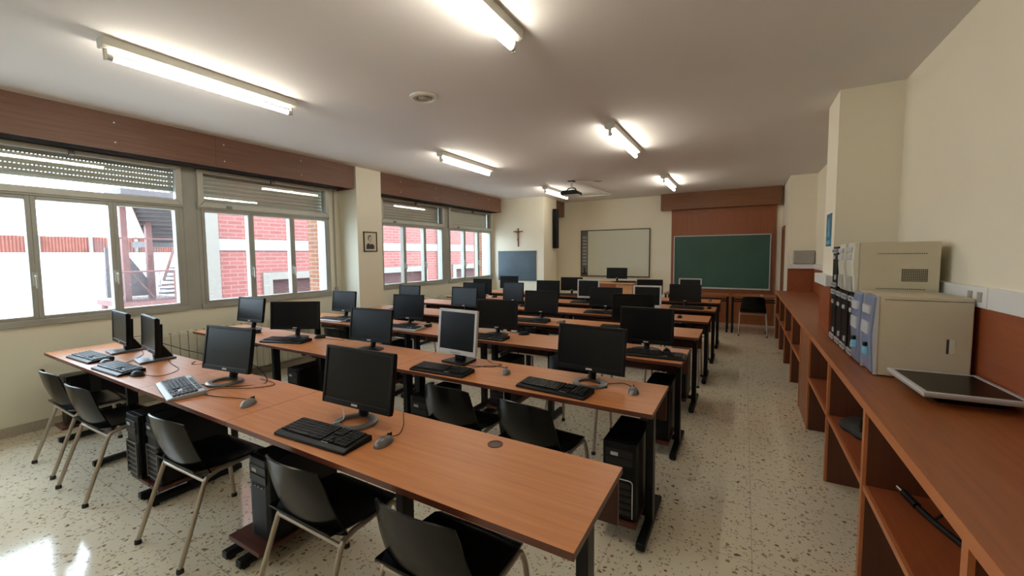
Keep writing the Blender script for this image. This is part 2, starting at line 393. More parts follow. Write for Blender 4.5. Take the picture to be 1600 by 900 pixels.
pelmet('trim_2', 4.72, 8.47)
bm = B(); box(bm, -4.36, -4.14, 9.39, YB, 2.50, C); struct('trim_3', bm, 'pelmet', bev=0.003)
# wood pelmet and panelling on the back wall
bm = B(); box(bm, -1.69, 0.62, 9.85, YB, 2.515, C); struct('trim_4', bm, 'pelmetx', bev=0.003)
bm = B(); box(bm, -1.475, 0.555, YB-0.03, YB, 0, 2.43); box(bm, -1.475, 0.555, YB-0.05, YB, 2.43, 2.515)
box(bm, -1.475, 0.555, YB-0.04, YB-0.02, 0, 0.10)
struct('trim_5', bm, 'panel', bev=0.002)

# ------------------------------------------------------------------ windows
GX = XL-0.045
def window(n, y0, y1, shutter_z, handles=True):
    """three light casement window with a top light and roller shutter outside"""
    w = y1-y0
    bm = B(); fx0, fx1 = XL-0.09, XL+0.012
    box(bm, fx0, fx1, y0, y0+0.045, ZS, ZT); box(bm, fx0, fx1, y1-0.045, y1, ZS, ZT)
    box(bm, fx0, fx1+0.02, y0, y1, ZS-0.012, ZS+0.045); box(bm, fx0, fx1, y0, y1, ZT-0.035, ZT)
    box(bm, fx0, fx1+0.018, y0, y1, 2.10, 2.175)
    root = struct('window_%d' % n, bm, 'alu', bev=0.004)
    # raised light frame round the top light
    bm = B(); X0, X1 = XL, XL+0.045
    prism(bm, [(y0+0.01, 2.12), (y0+0.01, ZT-0.01), (y0+0.07, ZT-0.05), (y0+0.07, 2.19)], 'x', X0, X1)
    prism(bm, [(y1-0.01, 2.12), (y1-0.01, ZT-0.01), (y1-0.07, ZT-0.05), (y1-0.07, 2.19)], 'x', X0, X1)
    prism(bm, [(y0+0.01, ZT-0.01), (y1-0.01, ZT-0.01), (y1-0.07, ZT-0.05), (y0+0.07, ZT-0.05)], 'x', X0, X1)
    prism(bm, [(y0+0.01, 2.12), (y1-0.01, 2.12), (y1-0.07, 2.18), (y0+0.07, 2.18)], 'x', X0, X1)
    tl = obj('top_light_frame', bm, 'alulight', root, bev=0.003)
    bm = B(); box(bm, GX-0.003, GX+0.003, y0+0.045, y1-0.045, 2.175, ZT-0.035); obj('glass_pane', bm, 'glass', tl)
    bm = B(); box(bm, X1, X1+0.03, (y0+y1)/2-0.02, (y0+y1)/2+0.02, ZT-0.07, ZT-0.02); box(bm, X1, X1+0.012, y0+0.30, y0+0.36, 2.125, 2.155); obj('latch', bm, 'darksilver', tl, bev=0.003)
    # casements
    in0, in1 = y0+0.045, y1-0.045; cw = (in1-in0)/3
    for k in range(3):
        a, b_ = in0+cw*k, in0+cw*(k+1); s = 0.034
        bm = B(); cx0, cx1 = XL-0.065, XL+0.02
        box(bm, cx0, cx1, a, a+s, ZS+0.045, 2.10); box(bm, cx0, cx1, b_-s, b_, ZS+0.045, 2.10)
        box(bm, cx0, cx1, a+s, b_-s, ZS+0.045, ZS+0.045+s*0.9); box(bm, cx0, cx1, a+s, b_-s, 2.10-s, 2.10)
        cs = obj('casement', bm, 'alu', root, bev=0.004)
        bm = B(); box(bm, GX-0.003, GX+0.003, a+s-0.004, b_-s+0.004, ZS+0.07, 2.07); obj('glass_pane', bm, 'glass', cs)
        if k < 2:
            bm = B(); box(bm, cx1, cx1+0.012, b_-0.022, b_+0.010, 1.30, 1.42); tube(bm, bend([(cx1+0.01, b_-0.006, 1.39), (cx1+0.045, b_-0.006, 1.39), (cx1+0.045, b_-0.006, 1.28)], 0.015), 0.008)
            obj('handle', bm, 'alulight', cs, smooth=True)
    # outer roller shutter, half lowered: a stack of slats
    bm = B(); z = ZT
    while z > shutter_z+0.001:
        zz = max(shutter_z, z-0.05)
        prism(bm, [(XL-0.125, z), (XL-0.122, z), (XL-0.117, (z+zz)/2), (XL-0.122, zz), (XL-0.125, zz), (XL-0.120, (z+zz)/2)], 'y', y0+0.02, y1-0.02)
        z -= 0.05
    obj('roller_shutter', bm, 'shutter', root)
    bm = B(); box(bm, XL-0.13, XL-0.10, y0+0.02, y1-0.02, shutter_z-0.03, shutter_z+0.002); obj('shutter_bottom_bar', bm, 'alulight', root, bev=0.004)
    return root
window(1, -1.33, 0.42, 2.30)
window(2, 0.45, 2.17, 2.31)
window(3, 2.30, 4.02, 2.22)
window(4, 5.00, 6.74, 2.20)
window(5, 6.87, 8.59, 2.20)
bm = B(); box(bm, XL-0.16, XL+0.012, 2.17, 2.30, ZS-0.012, ZT+0.01); box(bm, XL-0.16, XL+0.012, 6.74, 6.87, ZS-0.012, ZT+0.01); box(bm, XL-0.16, XL+0.012, 0.42, 0.45, ZS, ZT)
struct('window_posts', bm, 'alu', label='grey aluminium posts between the window units', bev=0.003)
# shutter strap beside the pillar
bm = B(); box(bm, XL+0.012, XL+0.015, 4.10, 4.122, 1.0, 2.55); box(bm, XL, XL+0.02, 4.085, 4.137, 0.92, 1.06)
tag(obj('shutter_strap', bm, 'greybox', bev=0.002), 'narrow grey shutter strap hanging beside the window pillar', 'strap')
bm = B(); box(bm, XL+0.012, XL+0.015, 8.60, 8.615, 1.0, 2.55); box(bm, XL, XL+0.02, 8.59, 8.63, 0.92, 1.06)
tag(obj('shutter_strap', bm, 'greybox', bev=0.002), 'shutter strap in the far corner beside the crucifix wall', 'strap')

# radiators
def radiator(y0, y1, label):
    t = thing('radiator', label, 'radiator', (XL, y0, 0))
    bm = B(); n = int((y1-y0)/0.08)
    for k in range(n):
        y = k*0.08
        box(bm, 0.05, 0.14, y+0.001, y+0.077, 0.14, 0.705); box(bm, 0.06, 0.13, y+0.012, y+0.066, 0.70, 0.722)
    obj('sections', bm, 'radiator', t, bev=0.006)
    bm = B(); tube(bm, [(0.095, -0.02, 0.18), (0.095, n*0.08+0.02, 0.18)], 0.016); tube(bm, [(0.095, -0.02, 0.67), (0.095, n*0.08+0.02, 0.67)], 0.016)
    obj('header_pipe', bm, 'radiator', t, smooth=True)
    bm = B(); tube(bm, [(0.095, n*0.08+0.01, 0.67), (0.095, n*0.08+0.07, 0.67)], 0.022, 10); tube(bm, [(0.095, n*0.08+0.045, 0.67), (0.095, n*0.08+0.045, 0.0)], 0.009)
    obj('valve', bm, 'chrome', t, smooth=True)
    bm = B(); box(bm, 0.004, 0.09, 0.3, 0.33, 0.60, 0.64); box(bm, 0.004, 0.09, n*0.08-0.33, n*0.08-0.30, 0.60, 0.64); obj('bracket', bm, 'radiator', t)
radiator(1.62, 3.86, 'cream ribbed radiator under the near window, behind the front desk rows')
radiator(5.25, 8.2, 'long cream ribbed radiator under the far window')

# ------------------------------------------------------------------ desks
DY = [0.99, 2.07, 3.14, 4.18, 5.19, 6.20, 7.22]
XE = [-0.38, -0.38, -0.377, -0.36, -0.345, -0.33, -0.325]
DD = 0.51
def desk(xa, xb, y, legs, label, shelf=None, holes=(), rear=(), group='joined computer desks'):
    """origin at the left front floor corner"""
    t = thing('computer_desk', label, 'desk', (xa, y, 0), 0, group); w = xb-xa
    bm = B()
    box(bm, 0, w, 0, DD, 0.715, 0.74, 0)
    for f in bm.faces:
        if abs(f.normal.z) < 0.5 or f.calc_center_median().z < 0.72: f.material_index = 1
    bm.faces.ensure_lookup_table()
    for f in bm.faces:
        c = f.calc_center_median(); f.material_index = 0 if c.z > 0.739 else 1
    obj('desktop', bm, ['desk', 'deskedge'], t, bev=0.0015)
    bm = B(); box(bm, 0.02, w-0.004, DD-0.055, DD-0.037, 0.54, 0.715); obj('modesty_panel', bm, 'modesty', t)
    for lx in legs:
        x = lx-xa
        bm = B()
        ly = (0.476, 0.505) if lx in rear else (0.20, 0.265)
        box(bm, x-0.021, x+0.021, ly[0], ly[1], 0.03, 0.70); box(bm, x-0.018, x+0.018, 0.04, 0.45 if lx not in rear else 0.49, 0.685, 0.715)
        lg = obj('leg', bm, 'blackmetal', t, bev=0.003)
        bm = B(); box(bm, x-0.024, x+0.024, -0.01, 0.49 if lx not in rear else 0.52, 0.012, 0.05); box(bm, x-0.02, x+0.02, 0.005, 0.04, 0, 0.012); box(bm, x-0.02, x+0.02, 0.44, 0.475, 0, 0.012)
        obj('foot', bm, 'blackmetal', lg, bev=0.006)
    bm = B(); box(bm, legs[0]-xa, legs[-1]-xa, 0.215, 0.25, 0.655, 0.685); obj('cable_tray', bm, 'blackmetal', t)
    if shelf:
        for (sa, sb) in shelf:
            bm = B(); box(bm, sa-xa, sb-xa, 0.02, 0.47, 0.095, 0.118); obj('tower_shelf', bm, 'modesty', t, bev=0.002)
            for e in ((sa, sb)):
                near = min(legs, key=lambda q: abs(q-e))
            bm = B(); lx = min(legs, key=lambda q: abs(q-(sa+sb)/2))
            if lx < sa: box(bm, lx-xa, sa-xa+0.03, 0.2, 0.26, 0.075, 0.095)
            elif lx > sb: box(bm, sb-xa-0.03, lx-xa, 0.2, 0.26, 0.075, 0.095)
            else: box(bm, lx-xa-0.02, lx-xa+0.02, 0.2, 0.26, 0.05, 0.095)
            obj('shelf_bracket', bm, 'blackmetal', t)
    for hx in holes:
        bm = B(); lathe(bm, [(0, 0.0015), (0.026, 0.0015), (0.026, 0.003), (0.033, 0.003), (0.033, 0)], 24, c=(hx-xa, DD-0.075, 0.74)); obj('cable_grommet', bm, 'modesty', t, smooth=True)
    return t
WHERE = {'a': 'window end', 'b': 'middle', 'c': 'aisle end'}
for r in range(7):
    y, xe = DY[r], XE[r]
    xl = -5.18 if r < 3 else -5.02
    nm = ORD[r]
    mid = [-1.235, -1.338, -1.52, -1.48, -1.4, -1.4, -1.4][r]
    m2 = [-4.12, -4.04, -4.33, -4.32, -4.0, -4.0, -4.0][r]
    end = xe-0.05 if r < 4 else xe-0.034
    L1 = -4.92 if r < 3 else -4.8
    s2 = -2.197 if r != 3 else -2.33
    rr = (-3.30, -3.16, -2.26, -2.13) if r == 0 else ()
    jl = (-2.26, -2.13) if r != 3 else (-2.41, -2.296)
    wsh = [(-5.145, -4.945), (-3.50, -3.235)] if r == 0 else [(-3.62, -3.38)]
    desk(xl, -3.229, y, [L1, m2, -3.30], 'orange-brown laminate desk, window end of the %s desk row' % nm, shelf=wsh, rear=rr)
    desk(-3.227, s2-0.001, y, [-3.16, jl[0]], 'short orange-brown laminate desk in the middle of the %s desk row' % nm, shelf=[(-3.22, -3.10)] if r == 0 else None, rear=rr)
    desk(s2+0.001, xe, y, [jl[1], mid, end], 'orange-brown laminate desk, aisle end of the %s desk row' % nm,
         shelf=([(-2.27, -1.99)] if r == 0 else [(-2.10, -1.86)] if r in (1, 2) else []) + ([(-0.66, -0.46)] if r in (1, 2, 3) else []), holes=[-0.903] if r == 0 else [], rear=rr)

# ------------------------------------------------------------------ chairs
def make_chair(label, group):
    """origin on the floor midway between the rear feet; the sitter faces +y"""
    t = thing('stacking_chair', label, 'chair', group=group)
    def seat(u, v):
        x = (u-0.5)*2; yy = 0.09+v*0.40; wid = 0.205+0.012*math.sin(PI*v)
        z = 0.445-0.022*(1-abs(x)**2.2)*math.sin(PI*min(1, v*1.1)) - (0.05*max(0, (v-0.82)/0.18)**2)
        return (x*wid*(1-0.12*max(0, (v-0.85)/0.15)**2), yy, z+0.02*(1-v)**2)
    bm = B(); grid(bm, seat, 12, 12, 0.008); obj('seat', bm, 'blackchair', t, smooth=True)
    def back(u, v):
        x = (u-0.5)*2; wid = 0.212-0.040*v
        yb = 0.118-0.090*v - 0.012*math.sin(PI*v) + 0.05*abs(x)**2.4
        z = 0.425+0.302*v - 0.020*max(0, v-0.8)*5*abs(x)**4 + 0.006*(1-abs(x)**2)
        return (x*wid, yb, z)
    bm = B(); grid(bm, back, 14, 12, -0.008); obj('backrest', bm, 'blackchair', t, smooth=True)
    R = 0.0115
    for s in (-1, 1):
        bm = B(); tube(bm, bend([(s*0.225, 0.0, 0.014), (s*0.213, 0.135, 0.400), (s*0.208, 0.165, 0.418)], 0.03), R, 10)
        lg = obj('leg', bm, 'tube', t, smooth=True)
        bm = B(); lathe(bm, [(0.016, 0), (0.016, 0.014), (0.013, 0.024)], 12, c=(s*0.225, 0.001, 0)); obj('foot_cap', bm, 'rubber', lg, smooth=True)
        bm = B(); tube(bm, bend([(s*0.225, 0.49, 0.014), (s*0.214, 0.455, 0.35), (s*0.212, 0.42, 0.425), (s*0.21, 0.38, 0.432)], 0.05), R, 10)
        lg = obj('leg', bm, 'tube', t, smooth=True)
        bm = B(); lathe(bm, [(0.016, 0), (0.016, 0.014), (0.013, 0.024)], 12, c=(s*0.225, 0.489, 0)); obj('foot_cap', bm, 'rubber', lg, smooth=True)
        bm = B(); tube(bm, [(s*0.211, 0.14, 0.408), (s*0.211, 0.20, 0.425), (s*0.211, 0.40, 0.431)], R, 10); obj('side_rail', bm, 'tube', t, smooth=True)
    bm = B(); tube(bm, [(-0.212, 0.135, 0.395), (0.212, 0.135, 0.395)], 0.009, 10); obj('crossbar', bm, 'tube', t, smooth=True)
    bm = B(); tube(bm, [(-0.21, 0.40, 0.412), (0.21, 0.40, 0.412)], 0.009, 10); obj('crossbar', bm, 'tube', t, smooth=True)
    return t
CH = [(-4.40, 0.79, 0, 'leftmost black shell chair at the front desk row, nearest the window wall'),
      (-3.745, 0.78, 2, 'black shell chair at the front row, second from the window wall'),
      (-2.59, 0.825, 2, 'black shell chair at the front row, beside the pair of black towers'),
      (-1.575, 0.865, 0, 'black shell chair at the front row beside the tower on a wooden shelf'),
      (-0.92, 0.87, 0, 'black shell chair nearest the camera, at the aisle end of the front row'),
      (-1.615, 1.90, 0, 'left one of two black chairs between the front and second desk rows'),
      (-1.062, 1.885, -5, 'right one of two black chairs between the front and second desk rows'),
      (-4.03, 2.90, 3, 'black chair behind the wide monitor turned towards the aisle'),
      (-1.20, 2.95, 0, 'black chair at the third desk row, behind the aisle end ring base monitor'),
      (-2.03, 3.96, 0, 'black chair with pale legs at the fourth row, left of the row middle'),
      (-1.04, 3.97, 0, 'black chair with pale legs at the fourth row near the aisle'),
      (-4.02, 3.96, 0, 'black chair with pale legs at the fourth row near the window pillar'),
      (-0.652, 5.02, 0, 'black chair with pale legs at the aisle end of the fifth row'),
      (-0.64, 5.96, 0, 'black chair with pale legs at the aisle end of the sixth row'),
      (0.165, 8.59, 0, 'black chair by itself at the thin table before the green board')]
proto = None
for i, (x, y, a, lab) in enumerate(CH):
    if proto is None:
        proto = make_chair(lab, 'black shell chairs'); proto.location = (x, y, 0); proto.rotation_euler = (0, 0, math.radians(a))
    else:
        dup(proto, (x, y, 0), math.radians(a), lab, 'black shell chairs')

# ------------------------------------------------------------------ computers
def monitor(x, y, yaw, w, h, zb, style, label, tilt=6, zt=0.742, group='monitors on the desk rows'):
    """x,y = middle of the panel's lower front edge"""
    t = thing('monitor', label, 'monitor', (x, y, zt), math.radians(yaw), group)
    tl = math.radians(tilt); mt = Matrix.Translation((0, 0, zb-zt)) @ Matrix.Rotation(-tl, 4, 'X')
    frame = 'silver' if style in ('silver', 'silverflat') else 'black'
    b_ = 0.017 if style != 'silver' else 0.022; bb = b_+0.012
    bm = B()
    box(bm, -w/2, -w/2+b_, 0, 0.022, 0, h, mat=mt); box(bm, w/2-b_, w/2, 0, 0.022, 0, h, mat=mt)
    box(bm, -w/2+b_, w/2-b_, 0, 0.022, h-b_, h, mat=mt); box(bm, -w/2+b_, w/2-b_, 0, 0.022, 0, bb, mat=mt)
    obj('bezel', bm, frame, t, bev=0.003)
    bm = B(); box(bm, -w/2+b_-0.001, w/2-b_+0.001, 0.004, 0.012, bb-0.001, h-b_+0.001, mat=mt); obj('screen', bm, 'screen', t)
    bm = B()
    box(bm, -w/2+0.006, w/2-0.006, 0.012, 0.034, 0.006, h-0.006, mat=mt)
    vs = box(bm, -w/2+0.05, w/2-0.05, 0.034, 0.058, 0.05, h-0.05, mat=mt)
    obj('rear_cover', bm, 'black' if style != 'silver' else 'darksilver', t, bev=0.006)
    bm = B(); box(bm, -0.02, 0.02, -0.001, 0.002, bb*0.35, bb*0.7, mat=mt); obj('logo', bm, 'silver', t)
    zn = zb-zt
    if style == 'ring':
        bm = B(); tube(bm, bend([(0, 0.055, zn+0.09), (0, 0.07, zn+0.01), (0, 0.055, 0.012)], 0.03), 0.030, 12, r1=0.024); obj('neck', bm, 'black', t, smooth=True)
        bm = B(); lathe(bm, [(0.068, 0.001), (0.108, 0.001), (0.106, 0.010), (0.088, 0.017), (0.070, 0.013)], 40, c=(0.012, -0.005, 0), closed=True, sx=1.0, sy=0.95)
        obj('ring_base', bm, 'darksilver', t, smooth=True)
    elif style == 'silver':
        bm = B(); box(bm, -0.045, 0.045, 0.04, 0.075, 0.012, zn+0.10); obj('neck', bm, 'black', t, bev=0.01)
        bm = B(); prism(bm, [(-0.11, -0.04), (0.11, -0.04), (0.09, 0.14), (-0.09, 0.14)], 'z', 0.0, 0.016); obj('base', bm, 'black', t, bev=0.006)
        bm = B()
        for k in range(5): box(bm, -0.045+k*0.02, -0.037+k*0.02, -0.002, 0.002, 0.010, 0.016, mat=mt)
        obj('button', bm, 'black', t)
    elif style == 'wedge':
        bm = B(); prism(bm, [(0.03, zn+0.10), (0.05, zn+0.10), (0.15, 0.014), (0.03, 0.014)], 'x', -0.028, 0.028); obj('neck', bm, 'black', t, bev=0.005)
        bm = B(); prism(bm, [(-0.105, -0.07), (0.105, -0.07), (0.07, 0.16), (-0.07, 0.16)], 'z', 0.0, 0.014); obj('base', bm, 'darksilver', t, bev=0.005)
    elif style == 'twoleg':
        bm = B(); box(bm, -0.02, 0.02, 0.03, 0.06, 0.01, zn+0.08); obj('neck', bm, 'black', t, bev=0.004)
        bm = B(); prism(bm, [(-0.12, -0.05), (0.12, -0.05), (0.12, 0.12), (-0.12, 0.12)], 'z', 0.0, 0.012); obj('base', bm, 'black', t, bev=0.006)
    else:
        bm = B(); tube(bm, bend([(0, 0.05, zn+0.09), (0, 0.07, zn+0.02), (0, 0.045, 0.014)], 0.03), 0.028, 12, r1=0.022); obj('neck', bm, 'black', t, smooth=True)
        bm = B(); lathe(bm, [(0, 0.018), (0.05, 0.016), (0.10, 0.009), (0.115, 0.004), (0.115, 0)], 32, c=(0, 0.02, 0), sx=1.05, sy=0.85); obj('base', bm, 'black', t, smooth=True)
    return t
MON = [ # x, y, yaw, w, h, zb, style, tilt, label
 (-4.615, 1.31, -5, 0.44, 0.272, 0.815, 'wedge', 2, 'black monitor seen almost edge-on, first from the window in the front row'),
 (-4.015, 1.303, -8, 0.44, 0.276, 0.815, 'wedge', 2, 'black monitor seen almost edge-on, second from the window in the front row'),
 (-2.890, 1.312, 8, 0.445, 0.285, 0.812, 'ring', 9, 'black square monitor on a silver ring base with looped cables, front row'),
 (-1.626, 1.290, 2, 0.465, 0.287, 0.808, 'ring', 8, 'largest looking black monitor on a ring base, nearest to the camera, front row'),
 (-4.720, 2.413, 5, 0.432, 0.270, 0.828, 'oval', 8, 'small black monitor at the window end of the second row'),
 (-3.844, 2.388, 29, 0.490, 0.275, 0.824, 'oval', 4, 'wide black monitor turned towards the aisle, second row'),
 (-2.779, 2.378, 6, 0.455, 0.286, 0.809, 'oval', 8, 'black square monitor in the middle of the second row'),
 (-1.852, 2.382, -4, 0.374, 0.335, 0.806, 'silver', 6, 'silver framed square monitor on a black square base, second row'),
 (-0.824, 2.392, -4, 0.447, 0.284, 0.816, 'ring', 8, 'black wide monitor on a ring base at the aisle end, second row'),
 (-4.524, 3.471, 5, 0.404, 0.268, 0.820, 'oval', 6, 'black monitor at the window end of the third row'),
 (-3.378, 3.456, 10, 0.410, 0.287, 0.805, 'oval', 6, 'black monitor second from the window in the third row'),
 (-2.154, 3.444, 12, 0.435, 0.292, 0.799, 'oval', 5, 'black monitor just right of the silver framed one, third row'),
 (-0.693, 3.443, 2, 0.430, 0.299, 0.798, 'oval', 3, 'black monitor at the aisle end of the third row'),
 (-4.355, 4.489, 2, 0.401, 0.297, 0.798, 'oval', 5, 'monitor with a pale reflection at the window end of the fourth row'),
 (-3.355, 4.509, 1, 0.426, 0.273, 0.829, 'oval', 7, 'black monitor second from the window in the fourth row'),
 (-2.172, 4.503, 6, 0.438, 0.273, 0.822, 'oval', 8, 'black monitor third from the window in the fourth row'),
 (-1.044, 4.489, 14, 0.450, 0.293, 0.808, 'oval', 5, 'black wide monitor at the aisle end of the fourth row'),
 (-3.871, 5.496, 7, 0.420, 0.289, 0.794, 'oval', 5, 'dark monitor at the window end of the fifth row'),
 (-3.145, 5.516, -5, 0.383, 0.293, 0.815, 'oval', 4, 'narrow dark monitor second from the window in the fifth row'),
 (-1.657, 5.500, 3, 0.455, 0.273, 0.806, 'oval', 6, 'dark wide monitor third from the window in the fifth row'),
 (-1.106, 5.527, 3, 0.360, 0.290, 0.830, 'silver', 6, 'silver framed monitor near the aisle, fifth row'),
 (-4.390, 6.507, 5, 0.406, 0.283, 0.795, 'oval', 5, 'dark monitor at the window end of the sixth row'),
 (-2.994, 6.505, 7, 0.425, 0.285, 0.795, 'oval', 5, 'dark monitor second from the window in the sixth row'),
 (-2.258, 6.510, 2, 0.376, 0.316, 0.800, 'silver', 4, 'silver framed monitor just left of the teacher desk, sixth row'),
 (-0.756, 6.517, 1, 0.443, 0.260, 0.817, 'oval', 6, 'dark wide monitor at the aisle end of the sixth row'),
 (-4.387, 7.536, 6, 0.424, 0.264, 0.814, 'oval', 5, 'dark monitor at the window end of the rearmost row, before the slate board'),
 (-2.955, 7.536, 8, 0.437, 0.265, 0.817, 'twoleg', 5, 'black wide monitor under the left part of the whiteboard, rearmost row'),
 (-1.461, 7.533, 10, 0.444, 0.264, 0.809, 'oval', 5, 'dark monitor right of the teacher desk, rearmost row'),
 (-0.797, 7.533, 1, 0.364, 0.306, 0.804, 'silver', 5, 'silver framed monitor before the green board, rearmost row'),
]
for (x, y, yaw, w, h, zb, st, ti, lab) in MON: monitor(x, y, yaw, w, h, zb, st, lab, ti)

def make_keyboard(label, silver=False, w=0.45, d=0.155):
    t = thing('keyboard', label, 'keyboard', group='keyboards on the desk rows')
    if silver: d = 0.185
    bm = B()
    prism(bm, [(0, 0), (0, 0.012), (0.022, 0.018), (d-0.01, 0.028), (d, 0.024), (d, 0)], 'x', -w/2, w/2)
    obj('body', bm, 'keysilver' if silver else 'black', t, bev=0.004)
    bm = B()
    rows = 6; kw = 0.0175
    y0 = 0.030
    for r in range(rows):
        yy = y0 + r*0.0195; z = 0.019+0.068*(yy-0.022)
        xs = -w/2+0.016
        ncol = 15
        blocks = [(xs, 14), (xs+14*0.0188+0.010, 3), (xs+17*0.0188+0.020, 4)]
        for bi, (bx, n) in enumerate(blocks):
            k = 0
            while k < n:
                if r == 0 and bi == 0 and k == 4:
                    box(bm, bx+k*0.0188, bx+(k+5)*0.0188-0.0025, yy, yy+0.0165, z, z+0.007); k += 5; continue
                if bi == 1 and r == 1 and k != 1: k += 1; continue
                if bi == 1 and r == 2: k += 1; continue
                box(bm, bx+k*0.0188, bx+k*0.0188+0.016, yy, yy+0.0165, z, z+0.007); k += 1
    obj('keys', bm, 'keys', t, bev=0.0015)
    bm = B(); box(bm, 0.06, 0.10, 0.024, 0.028, 0.0185, 0.0192); obj('logo', bm, 'legend', t)
    if silver:
        bm = B()
        for k in range(5): box(bm, -0.15+k*0.065, -0.10+k*0.065, d-0.034, d-0.012, 0.024, 0.030)
        obj('media_keys', bm, 'keys', t, bev=0.003)
    return t
KB = [ # centre of front edge x, y, yaw, silver, label
 (-4.53, 1.03, 2, 0, 'keyboard nearest the window wall, on the bright end of the front desk'),
 (-3.88, 1.01, 2, 0, 'second keyboard from the window, on the front desk beside a black mouse'),
 (-2.985, 1.015, -13, 1, 'silver edged keyboard lying skewed at the front desk edge'),
 (-1.61, 1.03, 3, 0, 'large black keyboard before the nearest ring base monitor, front desk'),
 (-3.72, 2.16, 18, 0, 'black keyboard skewed before the wide turned monitor, second row'),
 (-1.805, 2.09, 2, 0, 'black keyboard before the silver framed monitor, second row'),
 (-0.97, 2.105, -4, 0, 'black keyboard nearest the aisle end of the second row'),
 (-4.75, 2.13, 4, 1, 'pale keyboard at the window end of the second row'),
 (-4.44, 3.18, 3, 1, 'pale keyboard at the window end of the third row'),
 (-3.22, 3.16, 3, 1, 'blue-grey looking keyboard before the second monitor of the third row'),
 (-2.15, 3.17, 2, 0, 'black keyboard before the third monitor of the third row'),
 (-0.59, 3.205, 3, 0, 'black keyboard at the aisle end of the third row'),
 (-2.20, 4.23, 3, 0, 'black keyboard before the third monitor of the fourth row'),
 (-1.12, 4.225, 3, 0, 'black keyboard half hidden at the fourth row near the aisle'),
 (-4.30, 4.22, 3, 1, 'pale keyboard at the window end of the fourth row'),
 (-1.66, 5.25, 2, 0, 'dark keyboard before the third monitor of the fifth row'),
 (-0.98, 5.24, 2, 0, 'dark keyboard at the aisle end of the fifth row'),
 (-0.71, 6.28, 0, 0, 'dark keyboard at the aisle end of the sixth row'),
 (-2.26, 6.26, 0, 0, 'dark keyboard before the silver framed monitor of the sixth row'),
 (-2.93, 7.27, 0, 0, 'dark keyboard under the two legged monitor, rearmost row'),
]
pk = {0: None, 1: None}
for (x, y, a, s, lab) in KB:
    if pk[s] is None:
        pk[s] = make_keyboard(lab, bool(s)); pk[s].location = (x, y, 0.7405); pk[s].rotation_euler = (0, 0, math.radians(a))
    else: dup(pk[s], (x, y, 0.7405), math.radians(a), lab)

def mouse(x, y, a, style, label, cable=None):
    t = thing('mouse', label, 'mouse', (x, y, 0.7405), math.radians(a), 'mice on the desk rows')
    bm = B()
    def srf(u, v):
        th = 2*PI*u; r = math.sin(PI/2*(1-v)) if v < 1 else 0.0
        yy = math.sin(th)*0.056*r; wx = 0.031*(1+0.10*math.sin(th)*-1)
        z = 0.034*(1-(r**2.6))**0.6 if r < 1 else 0
        return (math.cos(th)*wx*r, yy, max(0.003, z*(1-0.25*max(0, math.sin(th))*r))+0.0)
    nu, nv = 24, 8
    rings = [[bm.verts.new(srf(i/nu, j/nv)) for i in range(nu)] for j in range(nv)]
    top = bm.verts.new((0, 0, 0.034)); base = [bm.verts.new((v.co.x, v.co.y, 0.0)) for v in rings[0]]
    for i in range(nu):
        k = (i+1) % nu
        bm.faces.new([base[i], base[k], rings[0][k], rings[0][i]])
        for j in range(nv-1): bm.faces.new([rings[j][i], rings[j][k], rings[j+1][k], rings[j+1][i]])
        bm.faces.new([rings[-1][i], rings[-1][k], top])
    bm.faces.new(base[::-1])
    obj('shell', bm, 'darksilver' if style == 'grey' else 'black', t, smooth=True)
    bm = B(); lathe(bm, [(0.0, -0.004), (0.009, -0.004), (0.009, 0.004), (0.0, 0.004)], 14)
    for v in bm.verts: v.co = Vector((v.co.z, v.co.x+0.030, v.co.y+0.026))
    obj('scroll_wheel', bm, 'rubber', t, smooth=True)
    bm = B(); box(bm, -0.0006, 0.0006, 0.008, 0.052, 0.012, 0.0315); obj('button_gap', bm, 'black', t)
    if cable:
        ca, sa = math.cos(-math.radians(a)), math.sin(-math.radians(a))
        pts = [(0, 0.05, 0.010)]
        for (cx, cy, cz) in cable:
            dx, dy = cx-x, cy-y; pts.append((dx*ca-dy*sa, dx*sa+dy*ca, cz-0.7405))
        bm = B(); tube(bm, spline(pts), 0.0021, 6); obj('cable', bm, 'black', t, smooth=True)
    return t
zc = 0.7435
